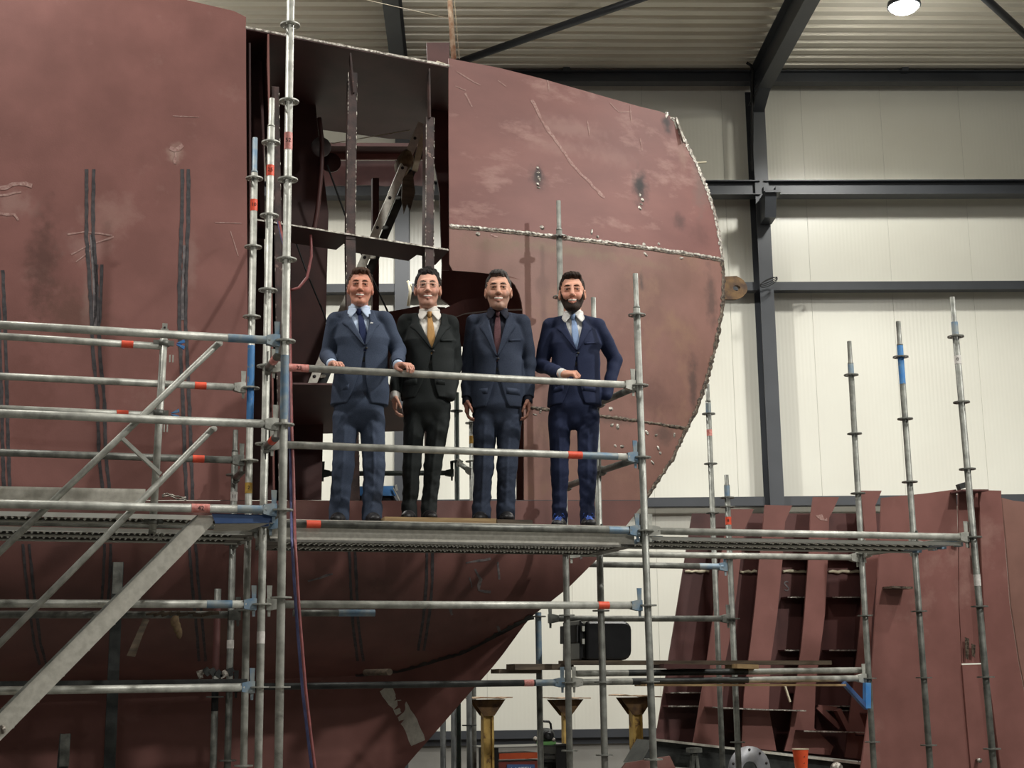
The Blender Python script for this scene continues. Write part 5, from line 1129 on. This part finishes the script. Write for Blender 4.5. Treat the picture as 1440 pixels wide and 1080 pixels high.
    mb = MB(); mb.tube([H(-.025,-.0875,-.0615),H(-.013,-.0960,-.0655),H(0,-.0990,-.0670),H(.013,-.0960,-.0655),H(.025,-.0875,-.0615)],[.0025*hs,.0052*hs,.0058*hs,.0052*hs,.0025*hs],8); mbchild('teeth', mb, toothm)
    # ---- hair
    hx,hy_,hz_ = P.get('hairvol',(.004,.006,.012)); Hf = Field(); nse = wr(.0012,420,P['u']*.1); nse2 = wr(.0016,160,P['u']*.3)
    c0 = H(0,.028,.036); r0 = np.array((.0735+hx,.096+hy_,.088+hz_))*hs; hl = P.get('hairline',.062); sb_ = P.get('sideburn',-.015); qp = P.get('quiff',0)
    Hf.ell(c0, r0, .01)
    if qp: Hf.ell(H(qp*.018,-.040,.092), (.046*hs,.040*hs,.024*hs), .02); Hf.ell(H(-qp*.018,-.025,.094), (.044*hs,.046*hs,.022*hs), .02)
    if P.get('curl'):
        rg = random.Random(5)
        for k in range(34): a = rg.uniform(0,2*PI); t_ = rg.uniform(.0,1.1); Hf.ell(H(.070*math.sin(t_)*math.cos(a), .02+.085*math.sin(t_)*math.sin(a), .045+.080*math.cos(t_)), (.015*hs,)*3, .008)
    def cut(x,y,z):
        Xh = (x-hc[0])/hs; Yh = (y-hc[1])/hs; Zh = (z-hc[2])/hs + Xh*math.tan(rot)
        line = np.interp(Yh, [-.1,-.075,-.045,-.028,-.008,.012,.03,.06,.13], [hl+.004,hl,hl-.018,.012,sb_,.010,.012,-.055,-.070])
        return (line + .004*np.sin(Xh*160+P['u'])+ .012*np.exp(-((np.abs(Xh)-.05)/.018)**2)*(Yh<-.03) - Zh)*hs*.7
    Hf.add(lambda x,y,z: nse(x,y,z)*0+cut(x,y,z), hc-.25, hc+.25, .001, 'i')
    xs = axis(hc[0]-.11*hs,hc[0]+.11*hs,.003); ys = axis(hc[1]-.12*hs,hc[1]+.15*hs,.003); zs2 = axis(hc[2]-.1*hs, hc[2]+.165*hs, .003)
    G = Hf.grid(xs,ys,zs2); XX,YY,ZZ = xs[:,None,None],ys[None,:,None],zs2[None,None,:]; G = G + (nse(XX,YY,ZZ)+nse2(XX*1.8,YY*.3,ZZ*.5)).astype(np.float32); V,F = surfnet(G,xs,ys,zs2); child('hair', net_mesh('hair',V,F,P['hairm']))
    if P.get('beard'):
        Bf = Field(); head_field(Bf, .0025*hs, False)
        Bf.ell(H(0,-.062,-.096), (.033*hs,.030*hs,.027*hs), .02)
        def bcut(x,y,z):
            Xh = (x-hc[0])/hs; Yh = (y-hc[1])/hs; Zh = (z-hc[2])/hs
            line = np.interp(np.abs(Xh), [0,.012,.026,.036,.05,.06,.066,.08], [-.050,-.0495,-.052,-.060,-.050,-.02,.012,.012])
            return np.maximum(np.maximum((Zh-line)*.7, Yh-.012), (1-np.sqrt((Xh/.0235)**2+((Zh+.0685)/.0125)**2))*.012)*hs
        Bf.add(bcut, hc-.25, hc+.25, .001, 'i'); zs3 = axis(hc[2]-.16*hs, hc[2]+.03*hs, .0028); xs = axis(hc[0]-.09*hs,hc[0]+.09*hs,.0028); ys = axis(hc[1]-.14*hs,hc[1]+.03*hs,.0028)
        G = Bf.grid(xs,ys,zs3); XX,YY,ZZ = xs[:,None,None],ys[None,:,None],zs3[None,None,:]; G = G + nse(XX*2,YY*2,ZZ*1.6).astype(np.float32)*.6; V,F = surfnet(G,xs,ys,zs3); child('beard', net_mesh('beard',V,F,P['beard']))
    if P.get('glasses'):
        mb = MB()
        for s in (-1,1):
            mb.tube([H(s*.034+.0205*math.copysign(abs(math.cos(t))**.55,math.cos(t)), -.1005, .002+.0135*math.copysign(abs(math.sin(t))**.6,math.sin(t))) for t in np.linspace(0,2*PI,25)], .0010*hs, 6)
            mb.tube([H(s*.058,-.098,.008),H(s*.074,-.06,.010),H(s*.081,.0,.010)], .0010*hs, 6)
        mb.tube([H(-.0105,-.1015,.006),H(0,-.105,.0085),H(.0105,-.1015,.006)], .0010*hs, 6); mbchild('glasses', mb, glassrim)
    # ---- jacket
    J = Field(); zt = zs+.035
    def torso(off=0., zlo=zh, zhi=None, dsp=None):
        ztop_ = zt if zhi is None else zhi; zw = zb+.02
        Zk = [zlo-.05, zh, zh+.10, zw, zs-.13, zs-.03, zs+.045]; Wk = np.array([.192*fat,.190*fat,.186*fat,.166*fat,.186*fat,sw+.0,sw*.62]); Dk = np.array([.125,.124,.124,.118*fat,.122,.108,.075])
        def fn(x,y,z):
            w_ = np.interp(z, Zk, Wk)+off; dp = np.interp(z, Zk, Dk)+off; yc = np.interp(z,[zh,zw,zs],[.0,-.008,.012]); X_ = np.abs(x-xc(z))/w_; Y_ = np.abs(y-yc)/dp
            d = ((X_**2.3+Y_**2.3+1e-9)**(1/2.3)-1)*np.minimum(w_,dp)
            if dsp is not None: d = d+dsp(x,y,z)
            return np.maximum(np.maximum(d, (z-ztop_)), zlo-z)
        return fn, (xn-.26,-.19,zlo-.01), (xn+.26,.19,ztop_+.01)
    J.add(*torso(0.,dsp=wn3(.0045,9,P['u'])), .02)
    for i in (0,1):
        J.cone((xn+(sh[i][0]-xn)*.30,.02,zn-.040), sh[i]+np.array((0,0,.024)), .050, .044, .03)
        J.cone(sh[i]+np.array((0,0,.008)), el[i], .060*fat, .050*fat, .012, disp=wn3(.0042,13,i+P['u'])); e2 = wr_[i]-(wr_[i]-el[i])*P['hands'][i].get('cuff',.10) if P['hands'][i] else wr_[i]
        J.cone(el[i], e2, .050*fat, .040*fat, .02, disp=wn3(.0052,19,i+2*P['u']))
    vw = P.get('vw',.062)+.008; zc = zn+.03
    def vcut(x,y,z): return np.maximum(np.maximum(np.abs(x-np.interp(z,[zb,zn],[xb,xn]))-np.interp(z,[zb,zb+.001,zs-.02,zn,zc],[0,.002,vw*.86,vw,vw+.012]), y-.0), zb-z)
    def lowcut(x,y,z): t_ = np.clip((zb-.03-z)/(zb-.03-zh),0,1.2); return np.maximum(np.maximum(np.abs(x-np.interp(z,[zh,zb],[xh,xb]))-(.004+.075*t_**1.7), y+.02), z-(zb-.02))
    def neckcut(x,y,z): return np.sqrt(((x-xn)/1.0)**2+((y-.012)/1.0)**2)-.068-np.maximum(0,z-zn)*.1+np.maximum(0,(zn-.05-z))*3
    J.add(vcut,(xn-.2,-.3,zb-.02),(xn+.2,.02,zc+.1),.006,'s'); J.add(lowcut,(xn-.2,-.3,zh-.03),(xn+.2,.0,zb),.008,'s'); J.add(neckcut,(xn-.12,-.12,zn-.06),(xn+.12,.13,zn+.14),.006,'s')
    for i in (0,1):
        if P['hands'][i]:   # sleeve opening
            d_ = (wr_[i]-el[i])/np.linalg.norm(wr_[i]-el[i]); e2 = wr_[i]-(wr_[i]-el[i])*P['hands'][i].get('cuff',.10); J.cone(e2+d_*.045, e2+d_*.12, .058,.058,.003,'s')
    xlo = min(min(e[0] for e in el),min(e[0] for e in wr_),sh[0][0])-.09; xhi = max(max(e[0] for e in el),max(e[0] for e in wr_),sh[1][0])+.09; ylo = min([-.2]+[w_[1]-.07 for w_ in wr_]+[e[1]-.08 for e in el]); zlo = min([zh]+[w_[2] for w_ in wr_])-.07
    xs = axis(xlo,xhi,.0058); ys = axis(ylo,.2,.0058); zs4 = axis(zlo,zn+.09,.0058); V,F = surfnet(J.grid(xs,ys,zs4),xs,ys,zs4); jk = child('jacket', net_mesh('jacket',V,F,P['suit']))
    def proj(fld, x, z, y0=-.32):
        y = np.full_like(x, y0)
        for _ in range(60): y = y + np.clip(fld.at(x,y,z),-.01,.05)*.8
        return y
    def patch(name, fld, XZ, off, th, m, par):
        """cloth piece laid on the front of fld; XZ is a grid (rows, cols, 2)"""
        r_,c_,_ = XZ.shape; x = XZ[...,0].ravel(); z = XZ[...,1].ravel(); y = proj(fld,x,z)-off; Vf = np.stack([x,y,z],1); Vb = Vf+np.array((0,th,0)); F_ = []
        for i in range(r_-1):
            for j in range(c_-1): F_.append((i*c_+j,i*c_+j+1,(i+1)*c_+j+1,(i+1)*c_+j))
        n_ = r_*c_; bd = [(0,j) for j in range(c_)]+[(i,c_-1) for i in range(1,r_)]+[(r_-1,j) for j in range(c_-2,-1,-1)]+[(i,0) for i in range(r_-2,0,-1)]; bd = [i*c_+j for i,j in bd]
        mb = MB(); mb.add(list(Vf)+list(Vb), F_+[tuple(a+n_ for a in f_[::-1]) for f_ in F_]+[(a,b,b+n_,a+n_) for a,b in zip(bd,bd[1:]+bd[:1])], True); return mbchild(name, mb, m, par)
    Jf = Field(); Jf.add(*torso(0.), .02)
    for i in (0,1): Jf.cone((xn+(sh[i][0]-xn)*.30,.02,zn-.040), sh[i]+np.array((0,0,.024)), .050, .044, .03)
    for s in (-1,1):
        n_ = 22; rows = []
        for i in range(n_):
            t_ = i/(n_-1); z = zb+.004+(zn+.018-zb)*t_; edge = np.interp(z,[zb,zb+.001,zs-.02,zn,zc],[0,.002,vw*.86,vw,vw+.012])-.004; lw = np.interp(t_,[0,.15,.62,.66,.69,.72,1],[.006,.026,.074,.078,.050,.056,.030]); x0 = np.interp(z,[zb,zn],[xb,xn]); zz = z+np.interp(t_,[.55,.69,1],[0,-.012,-.004])
            rows.append([(x0+s*(edge+lw*j/4), zz-.010*(j/4)*(t_>.5)) for j in range(5)])
        patch('lapel', Jf, np.array(rows), .0095, .013, P['suit_lapel'], jk)
    # shirt with collar and cuffs
    Sf = Field(); Sf.add(*torso(-.014, zlo=zb-.035), .02); Sf.cone((xn,.012,zn-.06),(xn,.012,zn+.012), .066,.064,.02)
    Sg = Field(); Sg.items = list(Sf.items)
    def collar(x,y,z): r_ = np.sqrt((x-xn)**2+((y-.012)*1.02)**2); return np.maximum(np.abs(r_-.0665*min(1.04,hs)-np.maximum(0,zn-z)*.25)-.0045, np.abs(z-(zn+.002))-.026+np.clip(-(y+.02)*.45,0,.022))
    Sg.add(collar,(xn-.09,-.08,zn-.04),(xn+.09,.1,zn+.06),.004)
    for i in (0,1):
        if P['hands'][i]:
            d_ = (wr_[i]-el[i])/np.linalg.norm(wr_[i]-el[i]); e2 = wr_[i]-(wr_[i]-el[i])*P['hands'][i].get('cuff',.10); mb = MB(); mb.tube([e2-d_*.02, e2+d_*.03, e2+d_*.047, e2+d_*.049, e2+d_*.03], [.034,.0355,.0350,.0325,.030], 18, cap=False); mbchild('cuff', mb, P['shirt'])
    xs = axis(xlo,xhi,.0075,[(xn-.09,xn+.09,.0055)]); ys = axis(ylo,.2,.0065); zs5 = axis(min(zb-.13,zlo),zn+.09,.009,[(zn-.05,zn+.07,.005)]); V,F = surfnet(Sg.grid(xs,ys,zs5),xs,ys,zs5); sht = child('shirt', net_mesh('shirt',V,F,P['shirt']))
    for s in (-1,1):
        V_ = []; na,nb_ = 9,6
        for jb in range(nb_):
            b_ = jb/(nb_-1); ph0 = math.radians(5+b_*26)
            for ia in range(na):
                a_ = ia/(na-1); ph = ph0+(math.radians(64)-ph0)*a_; zt_ = zn-.002+.024*ph/1.5; h_ = .078-.040*a_; r_ = .0715+b_*(.043-.022*a_); V_.append((xn+s*r_*math.sin(ph), .012-r_*math.cos(ph), zt_-b_*h_))
        V_ = np.array(V_); F_ = [(i*na+j,i*na+j+1,(i+1)*na+j+1,(i+1)*na+j) for i in range(nb_-1) for j in range(na-1)]; n_ = len(V_); c_ = np.array((xn,.012,0)); Vi = V_.copy(); Vi[:,:2] = c_[:2]+(V_[:,:2]-c_[:2])*.955
        bd = list(range(na))+[i*na+na-1 for i in range(1,nb_)]+[(nb_-1)*na+j for j in range(na-2,-1,-1)]+[i*na for i in range(nb_-2,0,-1)]
        mb = MB(); mb.add(V_, F_, True); mb.add(Vi, [f_[::-1] for f_ in F_], True); m_ = len(bd); mb.add([V_[i] for i in bd]+[Vi[i] for i in bd], [(q,(q+1)%m_,(q+1)%m_+m_,q+m_) for q in range(m_)]); mbchild('collar_wing', mb, P['shirt'], sht)
    kz = zn-.026; zt0,zt1 = kz-.02, zb-.03; n_ = 16; g_ = []
    for i in range(n_):
        t_ = i/(n_-1); z = zt0+(zt1-zt0)*t_; hw = np.interp(t_,[0,.25,1],[.015,.022,P.get('tiew',.036)]); x0 = np.interp(z,[zb,zn],[xb,xn]); g_.append([(x0+hw*a, z) for a in (-1,-.5,0,.5,1)])
    te = patch('tie', Sf, np.array(g_), .009, .007, P['tie'], None)
    yk = float(proj(Sf,np.array([xn]),np.array([kz]))[0]); mb = MB(); vs = [(xn+a*w_, yk-.010+dy, kz+dz) for (dz,w_) in ((.021,.022),(.0,.021),(-.024,.014)) for a,dy in ((-1,.008),(-.4,-.010),(.4,-.010),(1,.008))]
    mb.add(vs,[(i*4+j,i*4+j+1,(i+1)*4+j+1,(i+1)*4+j) for i in range(2) for j in range(3)]+[(3,2,1,0),(8,9,10,11),(0,4,8,11,7,3)],True); mbchild('tie_knot', mb, P['tie'], te)
    # pocket details and buttons
    sx = 1
    zz = zs-.155; patch('breast_pocket', Jf, np.array([[(xn+.075+.085*a, zz+.016*b+.012*a) for a in np.linspace(0,1,5)] for b in (0,1)]), .002,.004,P['suit_lapel'],jk)
    for s in (-1,1):
        zz = zh+.13; patch('pocket_flap', Jf, np.array([[(xh+s*(.065+.095*a), zz-.042*b-.006*a) for a in np.linspace(0,1,6)] for b in (0,1)]), .0015,.004,P['suit_lapel'],jk)
    for dz in (.0,):
        yb_ = float(proj(Jf,np.array([xb+.006]),np.array([zb-.012+dz]))[0]); mb = MB(); mb.lathe([(0,-.004),(.008,-.0035),(.0095,0),(0,.002)],12,'y',(xb+.008+(.028 if dz else 0),yb_-.001,zb-.012+dz)); mbchild('button', mb, P['btnm'] if 'btnm' in P else buckle, jk)
    if P.get('pin'):
        x0 = xn+.085; z0 = zs-.035; y0 = float(proj(Jf,np.array([x0]),np.array([z0]))[0]); mb = MB(); mb.box((x0,y0-.012,z0),(.02,.004,.008)); mbchild('lapel_pin', mb, metalbtn, jk)
    # ---- trousers and belt
    T = Field(); lw0,lw1,lw2 = P.get('legw',(.088,.066,.058))
    T.cone((xh-.05,.0,zhip+.075),(xh+.05,.0,zhip+.075), .104,.104,.03, sc=(1.12,.98,1.0)); T.ell((xh,.005,zhip-.012),(.075,.088,.072),.03); T.cone((xh,0,zhip+.1),(xh,0,zb-.02), .115,.112,.03, sc=(1.25,.98,1))
    def crease(i):
        def fn(x,y,z):
            xx = np.interp(z,[an[i][2],kn[i][2],hip[i][2]],[an[i][0],kn[i][0],hip[i][0]]); return -.007*np.exp(-((x-xx)/.010)**2)*(y<0)*np.clip((hip[i][2]-.02-z)/.1,0,1)
        return fn
    def fold(i,lo_,f1):
        cz = crease(i); k1 = wn3(1.0,f1/2.6,i+3*P['u'])
        zz_ = [0,.12,.28,kn[i][2]-.02,kn[i][2]+.12,hip[i][2]-.1,hip[i][2]+.05]; aa = [.011,.009,.0035,.0055,.002,.0035,.007]
        return lambda x,y,z: k1(x*1.6,y,z+.35*(x-hip[i][0])*(1 if i else -1))*np.interp(z,zz_,aa)+cz(x,y,z)
    for i in (0,1):
        up_ = hip[i]+np.array((0,.0,0)); T.cone(up_, kn[i], lw0, lw1, .02, disp=fold(i,0,56)); T.cone(kn[i], an[i]+np.array((0,0,.02)), lw1, lw2, .02, disp=fold(i,0,62))
        T.cone(an[i]+np.array((0,-.008,.02)), an[i]+np.array((0,-.012,-.03)), lw2, lw2*1.06, .02)
    T.add(lambda x,y,z: (.03-z)+0*x+0*y, (-.5,-.3,-.1),(.5,.3,.05),.001,'i') if False else None
    xs = axis(min(hip[0][0],an[0][0])-.13,max(hip[1][0],an[1][0])+.13,.0058); ys = axis(-.18,.17,.0062); zs6 = axis(.022,zb+.0,.0062); Gt = T.grid(xs,ys,zs6); Gt[:,:,0] = .1; V,F = surfnet(Gt,xs,ys,zs6); child('trousers', net_mesh('trousers',V,F,P['trouser']))
    zbl = zb-.085; mb = MB(); mb.lathe([(1,-.016),(1.02,-.014),(1.02,.014),(1,.016)],40); mb.v = [(xh*.7+xb*.3+x*.142, y*.110, zbl+z) for x,y,z in mb.v]; mbchild('belt', mb, buckle)
    # ---- shoes
    for i in (0,1):
        Sh = Field(); yawf = P.get('foot',(-.12,.12))[i]; dF = np.array((math.sin(yawf),-math.cos(yawf),0)); a = an[i].copy(); a[2] = 0
        Sh.cone(a-dF*.045+np.array((0,0,.042)), a+dF*.06+np.array((0,0,.045)), .040,.040,.02); Sh.cone(a+dF*.05+np.array((0,0,.036)), a+dF*.165+np.array((0,0,.030)), .042,.034,.03, sc=(1.1,1,.78)); Sh.cone(a+np.array((0,0,.05)), a+np.array((0,0,.1)), .044,.042,.02)
        Sh.add(lambda x,y,z: (.012-z)+0*x+0*y, a-.3, a+.3, .004, 'i')
        lo = np.minimum(a,a+dF*.2)-.08; hi = np.maximum(a,a+dF*.2)+.08; xs = axis(lo[0],hi[0],.0055); ys = axis(lo[1],hi[1],.0055); zs7 = axis(.0,.15,.0055); V,F = surfnet(Sh.grid(xs,ys,zs7),xs,ys,zs7); so = child('shoe', net_mesh('shoe',V,F,P.get('shoem',shoem)))
        mb = MB(); out = [a+dF*t_+np.cross(dF,(0,0,1))*w_ for t_,w_ in ((-.08,.028),(-.03,.041),(.06,.042),(.13,.046),(.175,.036),(.198,.0),(.175,-.036),(.13,-.046),(.06,-.042),(-.03,-.041),(-.08,-.028))]; mb.prism(out,(0,0,.014)); mbchild('sole', mb, solem, so)
        if P.get('laces'):
            sd_ = np.cross(dF,(0,0,1)); mb = MB()
            for k in range(4):
                c = a+dF*(.055+.022*k)+np.array((0,0,.092-.009*k)); mb.tube([c+sd_*.024+np.array((0,0,-.012)), c+sd_*.008, c-sd_*.008, c-sd_*.024+np.array((0,0,-.012))+dF*.012], .0032, 6)
            c = a+dF*.05+np.array((0,0,.1)); mb.tube([c, c+sd_*.03+np.array((0,0,.012)), c+sd_*.04+np.array((0,0,-.02)), c], .003, 6); mb.tube([c, c-sd_*.03+np.array((0,0,.012)), c-sd_*.045+np.array((0,0,-.016)), c], .003, 6); mb.tube([c,c+sd_*.02+dF*.05+np.array((0,0,-.03))],.003,6)
            mbchild('shoe_laces', mb, lacem, so)
    return body
def hairmat(name, c1, c2): return mat(name, c1, c2, 90, .68, 0, .5, 160, spec=.25, stretch=(2,.6,.6))
def suits(n, a, b, t=None): 
    m = cloth(n+'_suit', a, b); return dict(suit=m, suit_lapel=m, trouser=cloth(n+'_trouser', *(t or (a,b))))
DOWN = lambda s: dict(ax=((0,-.08,-1),(0,-1,-.05),(s,.12,0)), pose=(.35,.55,.45,.10), k=1.0, cuff=.07)
RAILZ = 1.0
person(dict(label='man in blue-grey suit and navy tie resting both hands on the railing', Y=.37, u=505, feet=729, fz=DZ, hu=507, top=377, chin=428.5, neck=(505,437), sh=((472,453),(540,452)),
    el=((461,500,.03),(560,494,.03)), wr=((467,513,-.285),(560,515,-.275)), hip=((486,588),(523,588)), kn=((483,652),(526,654)), an=((477,718),(523,720)), btn=(513.5,487), hem=567,
    hands=(dict(ax=((.42,-1,-.10),(1,.3,0),(0,-.1,1)), pose=(.55,.75,.7,.1), k=.98, cuff=.12), dict(ax=((.75,-1,-.05),(-1,-.3,0),(0,-.1,1)), pose=(.45,.6,.6,.1), k=1.0, cuff=.12)),
    skin=(206,144,120), flush=(206,112,92), handskin=(214,160,140), hairm=hairmat('brown_hair',(86,62,48),(54,40,32)), hairvol=(.0015,.004,.004), hairline=.082, quiff=.5, sideburn=-.012, roll=.03, jaw=1.0,
    shirt=cloth('pale_blue_shirt',(190,208,232),(202,216,236)), tie=cloth('navy_tie',(30,40,74),(38,48,84)), pin=True, legw=(.090,.071,.064), vw=.06, fat=1.02, stubble=((150,110,96),.10), **suits('blue_grey',(57,67,86),(70,80,99))))
person(dict(label='bespectacled man in black suit with white shirt and golden tan tie', Y=.47, u=598, feet=727, fz=DZ+.036, hu=601.5, top=377, chin=431, neck=(604,441), sh=((571,455),(634,457)),
    el=((559,508,.05),(640,512,.06)), wr=((556,557,-.02),(633,556,-.06)), hip=((583,588),(617,587)), kn=((579,655),(609,655)), an=((576,718),(603,718)), btn=(607.5,491), hem=559,
    hands=(DOWN(-1), None), skin=(222,170,148), flush=(214,134,112), hairm=hairmat('dark_curly_hair',(34,26,24),(20,16,15)), hairvol=(.004,.005,.004), curl=True, hairline=.080, sideburn=-.02, stubble=((104,68,52),.42), jaw=.93, glasses=True,
    shirt=cloth('white_shirt',(226,222,214),(234,230,222)), tie=cloth('golden_tie',(176,134,82),(188,146,94)), tiew=.038, legw=(.079,.060,.050), vw=.078, fat=.98, **suits('black',(30,34,34),(38,42,42))))
person(dict(label='man in dark blue-grey suit, dark shirt and maroon tie with arms hanging', Y=.45, u=698, feet=728, fz=DZ+.036, hu=700.5, top=380, chin=434.5, neck=(700,440), sh=((667,456),(734,456)),
    el=((658,510,.05),(744,510,.05)), wr=((657,563,-.01),(742,562,-.01)), hip=((682,588),(717,588)), kn=((680,656),(713,656)), an=((677,719),(711,720)), btn=(699,502), hem=572,
    hands=(DOWN(-1), DOWN(1)), skin=(212,162,138), handskin=(186,134,116), flush=(196,126,104), hairm=hairmat('greying_dark_hair',(92,88,86),(44,41,40)), hairvol=(.0015,.004,.004), quiff=-.3, hairline=.082, sideburn=-.02, stubble=((122,104,94),.5),
    shirt=cloth('dark_navy_shirt',(34,36,48),(42,44,56)), tie=cloth('maroon_tie',(88,58,62),(104,72,76)), tiew=.036, legw=(.087,.068,.061), vw=.06, fat=1.02, **suits('steel_blue',(46,54,70),(58,66,84))))
person(dict(label='bearded man in navy suit with pale blue tie and blue shoe laces', Y=.38, u=806, feet=737, fz=DZ, hu=804, top=383, chin=437, neck=(806,444), sh=((774,461),(841,461)),
    el=((761,514,.02),(865,507,.10)), wr=((792,526,-.29),(853,556,-.02)), hip=((787,588),(827,588)), kn=((787,662),(826,662)), an=((787,726),(826,727)), btn=(811.5,494), hem=568,
    hands=(dict(ax=((1,-.45,-.06),(.2,1,.6),(0,-.55,1)), pose=(.95,1.2,.9,.0), k=.98, cuff=.10), None), skin=(216,160,136), flush=(210,126,104), hairm=hairmat('dark_brown_hair',(58,42,34),(34,25,21)), beard=hairmat('dark_beard',(60,44,36),(34,26,22)), hairvol=(.002,.005,.007), quiff=.6, hairline=.080, sideburn=-.03,
    shirt=cloth('bright_white_shirt',(230,228,224),(236,234,230)), tie=cloth('pale_blue_tie',(136,160,198),(150,172,206)), tiew=.03, legw=(.085,.061,.049), vw=.058, fat=1.0, laces=True, **suits('navy',(32,40,66),(40,48,76))))
